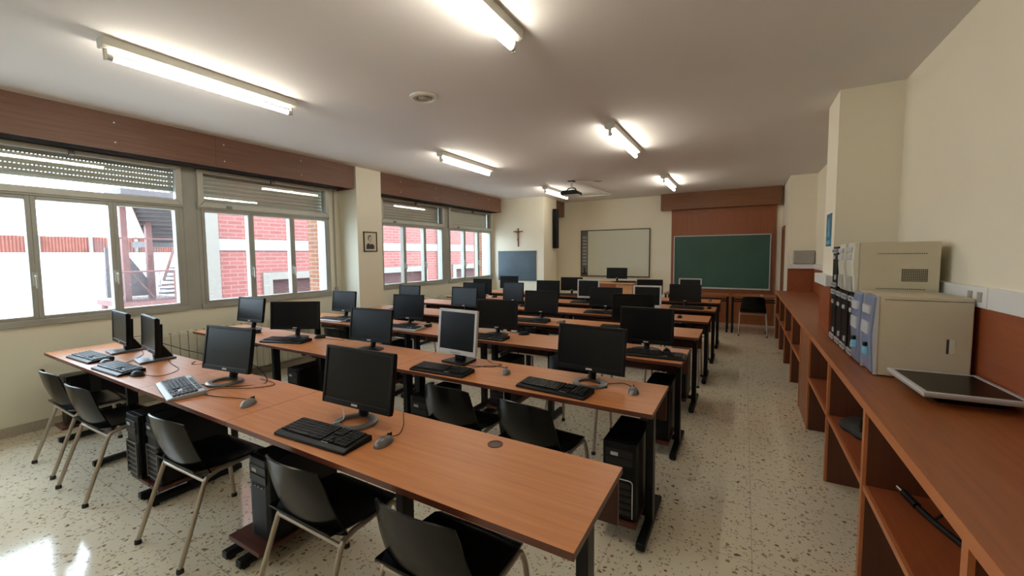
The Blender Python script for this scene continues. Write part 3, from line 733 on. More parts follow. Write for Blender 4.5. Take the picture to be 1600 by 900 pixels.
MS = [
 (-4.21, 1.12, -60, 'grey', 'pinkish grey mouse between the two keyboards nearest the window', [(-4.1, 1.2, zc), (-4.3, 1.36, zc), (-4.5, 1.42, zc)]),
 (-3.58, 1.10, -75, 'black', 'black mouse beside the second keyboard from the window, front desk', [(-3.42, 1.17, zc), (-3.5, 1.3, zc), (-3.75, 1.35, zc), (-3.95, 1.40, zc)]),
 (-2.33, 1.17, 30, 'grey', 'grey mouse on a long looped cable, front desk', [(-2.45, 1.20, zc), (-2.72, 1.13, zc), (-2.78, 1.22, zc), (-2.60, 1.33, zc), (-2.55, 1.44, zc), (-2.75, 1.46, zc)]),
 (-1.325, 1.20, 8, 'grey', 'grey mouse to the right of the nearest keyboard, front desk', [(-1.335, 1.30, zc), (-1.39, 1.38, zc), (-1.45, 1.44, zc), (-1.50, 1.49, zc)]),
 (-3.60, 2.49, -55, 'black', 'black mouse beside the turned wide monitor, second row', [(-3.5, 2.50, zc), (-3.3, 2.52, zc), (-3.35, 2.56, zc)]),
 (-4.44, 2.33, -40, 'black', 'black mouse near the window end of the second row', None),
 (-1.39, 2.34, 20, 'grey', 'grey mouse right of the silver framed monitor, second row', [(-1.45, 2.44, zc), (-1.58, 2.44, zc), (-1.68, 2.32, zc), (-1.80, 2.40, zc), (-1.78, 2.52, zc)]),
 (-0.54, 2.36, 12, 'grey', 'grey mouse at the aisle end of the second row', [(-0.57, 2.45, zc), (-0.64, 2.49, zc), (-0.72, 2.43, zc), (-0.76, 2.46, zc), (-0.80, 2.53, zc)]),
 (-4.165, 3.28, -40, 'black', 'black mouse near the window end of the third row', None),
 (-3.065, 3.45, -20, 'black', 'small black mouse beside the second monitor of the third row', [(-3.10, 3.53, zc), (-3.22, 3.54, zc), (-3.35, 3.58, zc)]),
 (-1.90, 3.56, -60, 'black', 'shiny black mouse beside the third monitor of the third row', [(-1.98, 3.62, zc), (-2.08, 3.58, zc)]),
 (-0.53, 3.46, 10, 'black', 'black mouse behind the keyboard at the third row aisle end', None),
 (-1.83, 4.34, -60, 'grey', 'silver topped mouse beside the third keyboard of the fourth row', [(-1.93, 4.40, zc), (-2.05, 4.42, zc)]),
 (-0.68, 5.40, 0, 'black', 'black mouse at the aisle end of the fifth row', None),
 (-0.42, 6.46, 0, 'black', 'black mouse at the aisle end of the sixth row', None),
 (-0.48, 7.46, 0, 'grey', 'grey mouse at the aisle end of the rearmost row', None),
 (-4.05, 6.42, -40, 'black', 'black mouse near the window end of the sixth row', None),
 (-2.95, 5.50, -30, 'black', 'black mouse beside the narrow monitor of the fifth row', None),
]
for m_ in MS: mouse(*m_)

# loose monitor cables on the desks
def cable(pts, label, mat='black', r=0.0025, name='cable'):
    bm = B(); tube(bm, spline(pts, 8), r, 6); tag(obj(name, bm, mat, smooth=True), label, 'cable')
cable([(-2.80, 1.40, 0.86), (-2.68, 1.42, 0.83), (-2.63, 1.43, zc), (-2.72, 1.30, zc), (-2.86, 1.24, zc), (-2.98, 1.20, zc), (-3.05, 1.13, zc)], 'black cable looping round the silver ring base monitor in the front row')
cable([(-3.92, 1.36, 0.88), (-3.72, 1.44, 0.83), (-3.55, 1.49, 0.80), (-3.53, 1.46, zc), (-3.60, 1.42, zc), (-3.66, 1.47, zc)], 'cable bowing out behind the second edge-on monitor in the front row')
cable([(-4.56, 1.38, 0.86), (-4.44, 1.42, 0.87), (-4.42, 1.44, 0.80), (-4.50, 1.46, zc)], 'short cable behind the first edge-on monitor in the front row')
cable([(-1.73, 1.30, 0.80), (-1.69, 1.28, 0.79), (-1.655, 1.25, 0.765), (-1.66, 1.20, zc+0.02)], 'thin pale cable hanging from the nearest front row monitor', 'whitecable')
cable([(-0.82, 2.48, 0.80), (-0.86, 2.47, zc), (-0.74, 2.40, zc), (-0.70, 2.36, zc), (-0.80, 2.33, zc)], 'black cable curled round the ring base at the second row aisle end')
cable([(-1.70, 2.50, 0.80), (-1.62, 2.51, zc), (-1.52, 2.50, zc), (-1.55, 2.42, zc), (-1.66, 2.38, zc), (-1.75, 2.36, zc)], 'black cable curled right of the silver framed second row monitor')
cable([(-3.80, 2.30, 0.725), (-3.72, 2.28, 0.66), (-3.60, 2.30, 0.63), (-3.50, 2.30, 0.65), (-3.42, 2.30, 0.70)], 'black cable bunch hanging under the second desk row near the window', r=0.007)
cable([(-2.72, 3.55, 0.80), (-2.60, 3.57, zc), (-2.75, 3.60, zc)], 'short cable on the third desk row')
cable([(-3.28, 2.30, 0.70), (-3.25, 2.30, 0.62), (-3.16, 2.30, 0.58), (-3.05, 2.32, 0.57)], 'white cable arching down beside a tower under the second desk row', 'whitecable', 0.006)
cable([(-4.05, 3.40, 0.70), (-4.0, 3.38, 0.60), (-3.92, 3.36, 0.52), (-3.88, 3.36, 0.70)], 'black cable loop hanging under the third desk row', r=0.004)

def make_tower(label, style='plain'):
    """origin at the bottom front middle; front faces -y"""
    t = thing('computer_tower', label, 'computer tower', group='black towers under the desks')
    w, h, d = 0.18, 0.42, 0.385
    bm = B(); box(bm, -w/2, w/2, 0.03, d, 0.008, h); obj('case', bm, 'black', t, bev=0.004)
    bm = B()
    prism(bm, [(-w/2, 0.03), (-w/2, 0.008), (-w/2+0.03, 0), (w/2-0.03, 0), (w/2, 0.008), (w/2, 0.03)], 'z', 0.008, h)
    f = obj('front_panel', bm, 'black', t, bev=0.003)
    bm = B(); box(bm, -0.072, 0.072, -0.004, 0.002, h-0.075, h-0.035); box(bm, -0.072, 0.072, -0.004, 0.002, h-0.12, h-0.082); obj('drive_bay', bm, 'keys', f, bev=0.002)
    bm = B(); box(bm, -0.045, -0.005, -0.006, -0.003, h-0.070, h-0.052)
    if style == 'grille':
        obj('badge', bm, 'silver', f)
        bm = B()
        box(bm, -0.078, -0.070, -0.008, 0.004, 0.03, 0.245); box(bm, 0.070, 0.078, -0.008, 0.004, 0.03, 0.245); box(bm, -0.078, 0.078, -0.008, 0.004, 0.240, 0.248)
        for k in range(6): box(bm, -0.07, 0.07, -0.005, 0.004, 0.035+k*0.034, 0.041+k*0.034)
        obj('grille', bm, 'darksilver', f, bev=0.001)
    elif style == 'silverline':
        obj('badge', bm, 'silver', f)
        bm = B(); tube(bm, bend([(-0.06, -0.003, 0.225), (0.072, -0.003, 0.225), (0.072, -0.003, 0.02)], 0.02), 0.003, 6); obj('trim', bm, 'silver', f)
        bm = B()
        for k in range(5): box(bm, -0.075, 0.064, -0.003, 0.003, 0.03+k*0.037, 0.055+k*0.037)
        obj('grille', bm, 'keys', f, bev=0.002)
    else:
        obj('badge', bm, 'greybox', f)
        bm = B()
        for k in range(4): box(bm, -0.06+k*0.03, -0.045+k*0.03, -0.006, -0.002, h-0.145, h-0.137)
        obj('port', bm, 'darksilver', f)
    bm = B()
    for sx in (-1, 1):
        for yy in (0.05, d-0.05): lathe(bm, [(0.012, 0), (0.012, 0.008)], 10, c=(sx*(w/2-0.03), yy, 0))
    obj('foot', bm, 'rubber', t)
    return t
TW = [ # x centre, y front, z, style, label
 (-5.045, 1.05, 0.1185, 'plain', 'black tower under the window end of the front desk, behind the leftmost chair'),
 (-3.405, 0.995, 0.1185, 'grille', 'left one of two black towers with silver grilles under the front desk'),
 (-3.205, 1.03, 0.1185, 'grille', 'right one of two black towers with silver grilles under the front desk'),
 (-2.09, 1.075, 0.1185, 'plain', 'black tower on a low wooden shelf under the front desk'),
 (-3.49, 2.13, 0.1185, 'plain', 'black tower under the second desk row, the one nearest the window wall'),
 (-1.98, 2.12, 0.1185, 'plain', 'black tower under the second desk row, left of two chairs'),
 (-0.555, 2.11, 0.1185, 'silverline', 'black tower with a silver trim line at the aisle end of the second row'),
 (-0.555, 3.18, 0.1185, 'plain', 'black tower on its shelf at the aisle end of the third row'),
 (-0.555, 4.22, 0.1185, 'plain', 'black tower at the aisle end of the fourth row'),
 (-1.98, 3.17, 0.1185, 'silverline', 'black tower under the third row near the middle'),
 (-3.50, 3.18, 0.1185, 'plain', 'black tower under the third row towards the window'),
]
pt = {}
for (x, y, z, st, lab) in TW:
    if st not in pt:
        pt[st] = make_tower(lab, st); pt[st].location = (x, y, z)
    else: dup(pt[st], (x, y, z), 0, lab)

# ------------------------------------------------------------------ teacher's corner
t = thing('teacher_desk', 'light wood teacher desk below the whiteboard', 'desk', (-3.10, 9.05, 0))
bm = B(); box(bm, 0, 1.02, 0, 0.55, 0.86, 0.89); obj('desktop', bm, 'teak', t, bev=0.003)
bm = B(); box(bm, 0.03, 0.60, 0.05, 0.07, 0.30, 0.86); obj('front_panel', bm, 'panel', t)
bm = B(); box(bm, 0.60, 0.96, 0.04, 0.50, 0.05, 0.86); obj('pedestal', bm, 'teak', t, bev=0.003)
bm = B(); box(bm, 0.03, 0.06, 0.04, 0.50, 0.0, 0.86); obj('side_panel', bm, 'teak', t)
bm = B(); box(bm, 0.62, 0.94, 0.10, 0.46, 0, 0.05); obj('plinth', bm, 'black', t)
monitor(-2.54, 9.30, 2, 0.47, 0.25, 0.965, 'twoleg', 'black wide monitor on the teacher desk in front of the whiteboard', 3, 0.89, group='teacher equipment')
k = dup(pk[0], (-2.30, 9.12, 0.8905), 0.1, 'dark keyboard on the teacher desk below the whiteboard'); k['group'] = 'teacher equipment'

def thin_table(x0, x1, y, label):
    t = thing('narrow_table', label, 'table', (x0, y, 0), 0, 'narrow tables before the green board'); w = x1-x0
    bm = B(); box(bm, 0, w, 0, 0.50, 0.70, 0.722); obj('tabletop', bm, ['counter'], t, bev=0.002)
    for lx in (0.03, w-0.03):
        for ly in (0.05, 0.45):
            bm = B(); box(bm, lx-0.017, lx+0.017, ly-0.017, ly+0.017, 0, 0.70); obj('leg', bm, 'blackmetal', t, bev=0.002)
    bm = B(); box(bm, 0.03, w-0.03, 0.04, 0.06, 0.60, 0.625); box(bm, 0.03, w-0.03, 0.44, 0.46, 0.60, 0.625); obj('crossrail', bm, 'blackmetal', t)
thin_table(-1.42, -0.235, 8.78, 'narrow dark legged table before the left half of the green board')
thin_table(-0.205, 0.64, 8.78, 'narrow dark legged table behind the single chair')
bm = B(); box(bm, 0.28, 0.32, 8.86, 8.88, 0.7225, 0.75); tag(obj('chalk_piece', bm, 'white', bev=0.004), 'small white chalk block on the narrow table by the counter', 'chalk')

# boards on the back wall
t = thing('interactive_whiteboard', 'white interactive board with dark frame and tool strip', 'whiteboard', (-2.81, YB, 1.55))
bm = B(); w2, h2 = 0.86, 0.585
box(bm, -w2, w2, -0.04, 0, -h2, -h2+0.02); box(bm, -w2, w2, -0.04, 0, h2-0.02, h2); box(bm, -w2, -w2+0.02, -0.04, 0, -h2, h2); box(bm, w2-0.02, w2, -0.04, 0, -h2, h2)
obj('frame', bm, 'frame', t, bev=0.003)
bm = B(); box(bm, -w2+0.19, w2-0.02, -0.03, 0, -h2+0.02, h2-0.02); obj('writing_surface', bm, 'wboard', t)
bm = B(); box(bm, -w2+0.02, -w2+0.19, -0.034, 0, -h2+0.02, h2-0.02); s_ = obj('tool_strip', bm, 'darksilver', t)
bm = B()
for k_ in range(9): box(bm, -w2+0.05, -w2+0.16, -0.038, -0.034, -0.30+k_*0.085, -0.25+k_*0.085)
obj('icon_row', bm, 'greybox', s_)
bm = B(); box(bm, -w2+0.04, -w2+0.17, -0.05, -0.034, -0.53, -0.50); tube(bm, [(-w2+0.11, -0.05, -0.50), (-w2+0.10, -0.05, -0.36)], 0.012); obj('pen_holder', bm, 'black', s_)
t = thing('chalkboard', 'large green chalkboard with a pale frame on wood panelling', 'chalkboard', (-0.47, YB-0.03, 1.343))
w2, h2 = 0.948, 0.588; f_ = 0.022
bm = B(); box(bm, -w2, w2, -0.03, 0, -h2, -h2+f_); box(bm, -w2, w2, -0.03, 0, h2-f_, h2); box(bm, -w2, -w2+f_, -0.03, 0, -h2, h2); box(bm, w2-f_, w2, -0.03, 0, -h2, h2)
obj('frame', bm, 'silver', t, bev=0.002)
bm = B(); box(bm, -w2+f_, w2-f_, -0.018, 0, -h2+f_, h2-f_); obj('writing_surface', bm, 'green', t)
bm = B(); box(bm, -w2, w2, -0.07, -0.03, -h2-0.005, -h2+0.01); obj('chalk_ledge', bm, 'silver', t)
# slate board under the crucifix
bm = B(); box(bm, -5.32, -4.28, 8.625, 8.65, 0.905, 1.612); t = tag(obj('slate_board', bm, 'slate', bev=0.003), 'dark blue-black board below the crucifix', 'chalkboard')
bm = B()
box(bm, -5.33, -4.27, 8.62, 8.645, 1.612, 1.622); obj('frame', bm, 'frame', t)
# crucifix
t = thing('crucifix', 'small brown wooden crucifix hanging above the slate board', 'crucifix', (-4.755, 8.65, 1.95))
bm = B(); box(bm, -0.014, 0.014, -0.018, -0.002, -0.225, 0.215); box(bm, -0.13, 0.13, -0.018, -0.002, 0.125, 0.150); obj('cross', bm, 'crossw', t, bev=0.003)
bm = B()
tube(bm, spline([(0.0, -0.032, 0.115), (0.0, -0.034, 0.06), (0.004, -0.036, 0.0), (-0.006, -0.040, -0.05), (0.0, -0.032, -0.11)]), 0.017, 8, r1=0.007)
tube(bm, [(0.0, -0.032, 0.10), (-0.06, -0.028, 0.125), (-0.115, -0.022, 0.138)], 0.007, 6, r1=0.005); tube(bm, [(0.0, -0.032, 0.10), (0.06, -0.028, 0.125), (0.115, -0.022, 0.138)], 0.007, 6, r1=0.005)
lathe(bm, [(0, -0.018), (0.013, -0.012), (0.017, 0), (0.013, 0.013), (0, 0.018)], 10, c=(-0.004, -0.04, 0.128))
obj('figure', bm, 'bronze', t, smooth=True)
# framed portrait on the pillar
t = thing('framed_portrait', 'small dark framed portrait photo on the pillar between the windows', 'picture', (-5.10, 4.45, 1.76))
w2, h2 = 0.13, 0.155
bm = B(); box(bm, 0, 0.02, -w2, w2, -h2, -h2+0.014); box(bm, 0, 0.02, -w2, w2, h2-0.014, h2); box(bm, 0, 0.02, -w2, -w2+0.014, -h2, h2); box(bm, 0, 0.02, w2-0.014, w2, -h2, h2); obj('frame', bm, 'frame', t, bev=0.002)
bm = B(); box(bm, 0, 0.008, -w2+0.014, w2-0.014, -h2+0.014, h2-0.014); p_ = obj('photo', bm, 'paper', t)
def disc(bm, cy, cz, ry, rz_, x0, x1, mi=0, n=20):
    prism(bm, [(cy+ry*math.cos(2*PI*k/n), cz+rz_*math.sin(2*PI*k/n)) for k in range(n)], 'x', x0, x1, mi)
bm = B()
prism(bm, [(-0.082, -0.115), (0.075, -0.115), (0.076, -0.07), (0.06, -0.045), (0.02, -0.03), (-0.01, -0.045), (-0.04, -0.02), (-0.075, -0.05)], 'x', 0.008, 0.0095, 0)
disc(bm, -0.005, 0.052, 0.040, 0.050, 0.008, 0.0093, 0)
disc(bm, 0.002, 0.042, 0.034, 0.044, 0.0093, 0.0102, 1); prism(bm, [(-0.018, -0.04), (0.022, -0.04), (0.02, 0.01), (-0.014, 0.01)], 'x', 0.0093, 0.0098, 1)
obj('print', bm, ['ink', 'face'], p_)
# tall narrow dark panel speaker on the corner wall
t = thing('wall_speaker', 'tall narrow black speaker mounted on the corner wall near the whiteboard', 'speaker', (-4.08, 9.22, 2.155))
bm = B(); box(bm, 0.015, 0.105, -0.10, 0.08, -0.475, 0.475); obj('cabinet', bm, 'black', t, bev=0.006)
bm = B(); box(bm, 0.105, 0.111, -0.085, 0.065, -0.455, 0.455); obj('grille', bm, 'blackmetal', t, bev=0.003)
bm = B(); box(bm, 0, 0.02, -0.03, 0.02, -0.30, -0.24); box(bm, 0, 0.02, -0.03, 0.02, 0.24, 0.30); obj('bracket', bm, 'blackmetal', t)

# ------------------------------------------------------------------ ceiling things
def lamp(x, y, label):
    t = thing('fluorescent_lamp', label, 'ceiling lamp', (x, y, C), 0, 'fluorescent ceiling lamps'); Ln = 1.22
    bm = B(); prism(bm, [(-0.055, 0), (0.055, 0), (0.05, -0.05), (0.028, -0.062), (-0.028, -0.062), (-0.05, -0.05)], 'y', 0, Ln); obj('batten', bm, 'lampbody', t, bev=0.003)
    for yy in (0.022, Ln-0.022):
        bm = B(); box(bm, -0.014, 0.014, yy-0.008, yy+0.008, -0.128, -0.055); obj('lamp_holder', bm, 'lampbody', t, bev=0.003)
    bm = B(); tube(bm, [(0, 0.03, -0.105), (0, Ln-0.03, -0.105)], 0.0185, 16); tb = obj('tube', bm, 'tube_on', t, smooth=True)
    for e0 in (0.028, Ln-0.055):
        bm = B(); tube(bm, [(0, e0, -0.105), (0, e0+0.027, -0.105)], 0.0192, 16); obj('end_cap', bm, 'silver', tb)
lamp(-3.42, 0.98, 'lit tube lamp on the ceiling near the window, closest to the camera')
lamp(-1.23, 1.0, 'lit tube lamp cut by the top edge, nearest over the desks')
lamp(-3.45, 4.18, 'lit tube lamp over the middle of the window side')
lamp(-1.23, 4.18, 'lit tube lamp over the middle of the aisle side')
lamp(-3.46, 7.38, 'lit tube lamp beside the projector, near the corner wall')
lamp(-1.23, 7.42, 'farthest lit tube lamp, just before the green board pelmet')
lamp(-3.42, -2.1, 'unseen lit tube lamp added behind the camera on the window side')  # this lamp and the next are out of view, added for their light
lamp(-1.23, -2.1, 'unseen lit tube lamp added behind the camera on the aisle side')
def vent(x, y, label):
    t = thing('ceiling_vent', label, 'vent', (x, y, C), 0, 'round ceiling vents')
    bm = B(); lathe(bm, [(0.085, 0), (0.115, 0), (0.112, -0.010), (0.088, -0.016), (0.080, -0.006)], 36, closed=True); obj('rim', bm, 'lampbody', t, smooth=True)
    bm = B()
    lathe(bm, [(0.058, -0.010), (0.078, -0.002), (0.080, -0.006), (0.060, -0.014)], 36, closed=True); lathe(bm, [(0, -0.016), (0.04, -0.014), (0.045, -0.006), (0, -0.004)], 30)
    obj('louvre', bm, 'greybox', t, smooth=True)
vent(-2.39, 2.70, 'round white vent in the ceiling between the near lamps')
vent(-2.37, 7.34, 'round grey vent in the ceiling beside the projector conduit')
t = thing('projector', 'black projector hanging from a short white pole', 'projector', (-2.80, 7.14, C))
bm = B(); tube(bm, [(0, 0, -0.01), (0, 0, -0.14)], 0.022, 12); obj('pole', bm, 'white', t, smooth=True)
bm = B(); box(bm, -0.06, 0.06, -0.06, 0.06, -0.012, 0); obj('ceiling_plate', bm, 'blackmetal', t, bev=0.002)
bm = B(); tube(bm, bend([(-0.10, 0, -0.20), (-0.07, 0, -0.13), (0.07, 0, -0.13), (0.10, 0, -0.20)], 0.05), 0.011, 8); obj('yoke', bm, 'black', t, smooth=True)
bm = B(); prism(bm, [(-0.17, -0.20), (-0.13, -0.175), (0.10, -0.175), (0.16, -0.21), (0.17, -0.255), (-0.17, -0.255)], 'y', -0.12, 0.12); o_ = obj('body', bm, 'black', t, bev=0.01)
bm = B(); tube(bm, [(0.07, 0.12, -0.215), (0.07, 0.145, -0.215)], 0.03, 16); obj('lens', bm, 'screen', o_, smooth=True)
bm = B(); box(bm, -0.16, 0.16, -0.11, 0.11, -0.262, -0.255); obj('underside', bm, 'lampbody', o_, bev=0.002)
def conduit(p, q, label, w=0.018):
    bm = B(); p = Vector((*p, C)); q = Vector((*q, C)); d_ = (q-p); L_ = d_.length; a = math.atan2(d_.y, d_.x)
    mt = Matrix.Translation(p) @ Matrix.Rotation(a, 4, 'Z')
    box(bm, 0, L_, -w, w, -0.022, 0, mat=mt); tag(obj('ceiling_conduit', bm, 'lampbody', bev=0.002), label, 'conduit', 'ceiling conduits')
conduit((-2.78, 7.18), (-2.66, 9.15), 'white ceiling conduit running from the projector towards the back wall')
conduit((-2.66, 9.17), (-3.42, 9.12), 'white ceiling conduit parallel to the back wall')
conduit((-2.72, 7.14), (-2.49, 7.30), 'short ceiling conduit between the projector and the round vent', 0.01)

# ------------------------------------------------------------------ the long counter
CE = 0.50; CZ = 0.857
bm = B()
prism(bm, [(CE, -1.2), (1.058, -1.2), (1.058, 4.35), (0.64, 4.35), (0.64, 4.85), (1.058, 4.85), (1.058, 8.66), (CE, 8.66)], 'z', CZ-0.045, CZ)
bm.normal_update()
for f in bm.faces:
    f.material_index = 1 if (abs(f.normal.x) > 0.9 and f.calc_center_median().x < CE+0.01) else 0
tag(obj('counter_worktop', bm, ['counter', 'counteredge'], bev=0.002), 'long red-brown worktop running along the right wall', 'worktop')
def shelving(y0, y1, panels, label):
    t = thing('shelving_unit', label, 'shelving', (CE, y0, 0), 0, 'open shelving under the counter')
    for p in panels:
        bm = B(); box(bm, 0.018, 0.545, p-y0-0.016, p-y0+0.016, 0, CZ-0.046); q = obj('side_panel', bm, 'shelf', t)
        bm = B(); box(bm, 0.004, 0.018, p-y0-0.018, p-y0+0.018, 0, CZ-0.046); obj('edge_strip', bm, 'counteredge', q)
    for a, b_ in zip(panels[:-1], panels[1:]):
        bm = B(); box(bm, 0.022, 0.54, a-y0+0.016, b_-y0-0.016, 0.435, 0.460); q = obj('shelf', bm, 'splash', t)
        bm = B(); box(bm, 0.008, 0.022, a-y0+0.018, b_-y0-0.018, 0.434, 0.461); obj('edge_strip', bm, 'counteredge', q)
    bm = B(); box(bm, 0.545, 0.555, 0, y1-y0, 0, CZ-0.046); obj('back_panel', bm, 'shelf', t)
shelving(-1.1, 4.31, [-1.08, -0.52, 0.45, 1.42, 2.42, 3.36, 4.29], 'open wooden shelving under the near part of the counter')
shelving(4.87, 8.62, [4.89, 5.78, 6.73, 7.66, 8.60], 'open wooden shelving under the far part of the counter')
bm = B(); box(bm, CE+0.008, 0.65, 4.315, 4.865, 0, CZ-0.046); struct('trim_6', bm, 'counter', label='wood cladding board below the column', bev=0.002)
# backsplash boards and trunking
bm = B()
box(bm, 1.045, 1.06, -1.2, 4.335, CZ, 1.262); box(bm, 0.64, 1.045, 4.335, 4.35, CZ, 1.262); box(bm, 0.64, 0.655, 4.35, 4.865, CZ, 1.262); box(bm, 0.655, 1.045, 4.85, 4.865, CZ, 1.262)
box(bm, 1.045, 1.06, 4.865, 8.665, CZ, 1.262); box(bm, 0.67, 1.06, 8.665, 8.68, CZ, 1.262)
struct('trim_7', bm, 'splash', label='red-brown splashback boards above the counter')
bm = B()
box(bm, 1.03, 1.06, -1.2, 4.29, 1.262, 1.365); box(bm, 0.60, 1.06, 4.29, 4.35, 1.255, 1.345); box(bm, 0.60, 0.655, 4.35, 4.91, 1.255, 1.345)
box(bm, 0.655, 1.06, 4.85, 4.91, 1.255, 1.345); box(bm, 1.03, 1.06, 4.91, 8.62, 1.255, 1.335); box(bm, 0.665, 1.06, 8.62, 8.68, 1.255, 1.335)
t = tag(obj('cable_trunking', bm, 'white', bev=0.004), 'white cable trunking running above the splashback', 'trunking')
for k_, yy in enumerate((2.92, 3.02)):
    bm = B(); box(bm, 1.026, 1.03, yy-0.022, yy+0.022, 1.29, 1.34); tube(bm, [(1.0265, yy, 1.315), (1.0245, yy, 1.315)], 0.014, 12); obj('socket', bm, 'greybox', t)
bm = B(); box(bm, 1.027, 1.03, 2.845, 2.85, 1.262, 1.365); box(bm, 1.027, 1.03, 3.6, 3.605, 1.262, 1.365); obj('joint_cover', bm, 'lampbody', t)
t = thing('grey_wall_box', 'small grey box standing on the trunking at the far column', 'box', (0.895, 8.68, 1.336))
bm = B(); box(bm, -0.15, 0.15, -0.075, -0.001, 0, 0.235); obj('body', bm, 'greybox', t, bev=0.008)
bm = B(); box(bm, -0.135, 0.135, -0.080, -0.075, 0.015, 0.22); obj('lid', bm, 'greybox', t, bev=0.004)
t = thing('wall_poster', 'small blue poster on the column above the counter', 'poster', (0.655, 4.60, 1.74))
bm = B(); box(bm, -0.003, 0, -0.125, 0.125, -0.145, 0.145); obj('sheet', bm, 'blue', t)
bm = B(); disc(bm, 0.0, 0.045, 0.05, 0.06, -0.0045, -0.003); prism(bm, [(-0.07, -0.06), (0.07, -0.06), (0.05, -0.01), (-0.05, -0.01)], 'x', -0.0045, -0.003); box(bm, -0.0045, -0.003, -0.10, 0.10, -0.125, -0.095); obj('print', bm, 'posterlight', t)

# ------------------------------------------------------------------ towers and screen on the counter
def big_tower(y0, y1, z0, z1, xf, style, label, d=0.405):
    """front faces -x at xf"""
    t = thing('computer_tower', label, 'computer tower', (xf, (y0+y1)/2, z0), 0, 'old towers on the counter'); h = z1-z0; w = (y1-y0)/2-0.004
    cm = {'blue': 'beige', 'beige': 'beige', 'black': 'black'}[style]
    bm = B(); box(bm, 0.035, d, -w, w, 0.006, h); cs = obj('case', bm, cm, t, bev=0.004)
    if style == 'blue':
        bm = B(); prism(bm, [(0.035, 0.006), (0.035, h), (0.012, h-0.01), (0, h*0.5), (0.012, 0.02)], 'y', -w, w); f = obj('front_panel', bm, 'bluegrey', t, bev=0.006)
        bm = B(); prism(bm, [(0.037, 0.006), (0.037, h), (0.026, h), (0.014, h*0.5), (0.024, 0.006)], 'y', -w-0.004, -w+0.012); obj('edge_trim', bm, 'silver', f)
        bm = B(); box(bm, -0.004, 0.02, -w+0.02, w-0.02, h-0.11, h-0.06); box(bm, -0.006, 0.02, -w+0.02, w-0.02, h*0.5, h*0.5+0.07); obj('drive_bay', bm, 'silver', f, bev=0.003)
        bm = B(); lathe(bm, [(0, -0.028), (0.022, -0.02), (0.026, 0), (0.022, 0.02), (0, 0.028)], 14, c=(0.004, -w+0.05, 0.13)); obj('power_button', bm, 'bluelight', f, smooth=True)
        bm = B(); lathe(bm, [(0, -0.014), (0.012, -0.01), (0.014, 0), (0.012, 0.01), (0, 0.014)], 12, c=(-0.004, -w+0.05, 0.165)); obj('reset_button', bm, 'black', f, smooth=True)
        bm = B(); box(bm, d-0.085, d-0.060, -w-0.002, -w+0.004, h*0.34, h*0.52); obj('side_grip', bm, 'beigelight', cs, bev=0.004)
        bm = B(); box(bm, d-0.095, d-0.085, -w-0.0008, -w+0.004, h*0.345, h*0.515); obj('grip_recess', bm, 'grille', cs)
        bm = B(); box(bm, 0.06, d-0.002, -w-0.0012, -w+0.002, h-0.022, h-0.019); obj('panel_seam', bm, 'grille', cs)
    elif style == 'beige':
        bm = B(); prism(bm, [(0.035, 0.006), (0.035, h), (0.005, h), (-0.004, h*0.6), (0.010, 0.02)], 'y', -w, w); f = obj('front_panel', bm, 'beigelight', t, bev=0.008)
        bm = B(); box(bm, -0.008, 0.01, -w+0.02, w-0.02, h-0.06, h-0.03); box(bm, -0.009, 0.01, -w+0.02, w-0.02, h-0.11, h-0.075); obj('drive_bay', bm, 'silver', f, bev=0.002)
        bm = B(); box(bm, -0.004, 0.02, -w+0.02, w-0.02, 0.03, 0.12); obj('lower_grille', bm, 'greybox', f, bev=0.004)
        bm = B()
        for k in range(24):
            for zz in (h-0.075, 0.045): box(bm, 0.12+k*0.0095, 0.125+k*0.0095, -w-0.0012, -w+0.001, zz, zz+0.006)
        obj('vent_slot', bm, 'grille', cs)
        bm = B()
        for i in range(14):
            for j in range(8): box(bm, 0.235+i*0.0085, 0.2412+i*0.0085, -w-0.0012, -w+0.001, 0.095+j*0.0098, 0.1022+j*0.0098)
        obj('vent_mesh', bm, 'grille', cs)
    else:
        bm = B(); box(bm, 0.005, 0.036, -w, w, 0.006, h); f = obj('front_panel', bm, 'black', t, bev=0.003)
        for zz in (0.012, h-0.05):
            bm = B()
            box(bm, -0.004, 0.008, -w+0.008, w-0.008, zz, zz+0.009); box(bm, -0.004, 0.008, -w+0.008, w-0.008, zz+0.026, zz+0.034)
            for s in (-1, 0, 1): box(bm, -0.004, 0.008, s*(w-0.012)-0.004, s*(w-0.012)+0.004, zz, zz+0.03)
            obj('silver_trim', bm, 'silver', f)
        bm = B(); box(bm, -0.003, 0.008, -w+0.03, -w+0.065, 0.07, 0.105); box(bm, -0.003, 0.008, 0.0, 0.05, h*0.7, h*0.7+0.028); obj('badge', bm, 'silver', f, bev=0.003)
    bm = B()
    for sx in (0.06, d-0.05):
        for sy in (-w+0.02, w-0.02): lathe(bm, [(0.010, 0), (0.010, 0.007)], 8, c=(sx, sy, 0))
    obj('foot', bm, 'rubber', t)
    return t
z0 = CZ+0.0005
big_tower(2.93, 3.115, z0, 1.305, 0.615, 'blue', 'beige tower with blue-grey front, foremost on the counter')
big_tower(3.125, 3.31, z0, 1.305, 0.600, 'blue', 'beige tower with blue-grey front, just behind the foremost one on the counter')
big_tower(3.33, 3.515, z0, 1.268, 0.62, 'black', 'black tower on the counter directly under the front upper beige tower')
big_tower(3.525, 3.71, z0, 1.268, 0.615, 'black', 'black tower on the counter under the rear upper beige tower')
big_tower(3.72, 3.905, z0, 1.268, 0.615, 'black', 'black tower on the counter, second from the column')
big_tower(3.915, 4.10, z0, 1.268, 0.612, 'black', 'black tower on the counter nearest the column')
big_tower(3.33, 3.515, 1.2685, 1.605, 0.602, 'beige', 'upper beige tower with meshed vent facing the camera')
big_tower(3.525, 3.71, 1.2685, 1.60, 0.590, 'beige', 'upper beige tower just behind the meshed one')
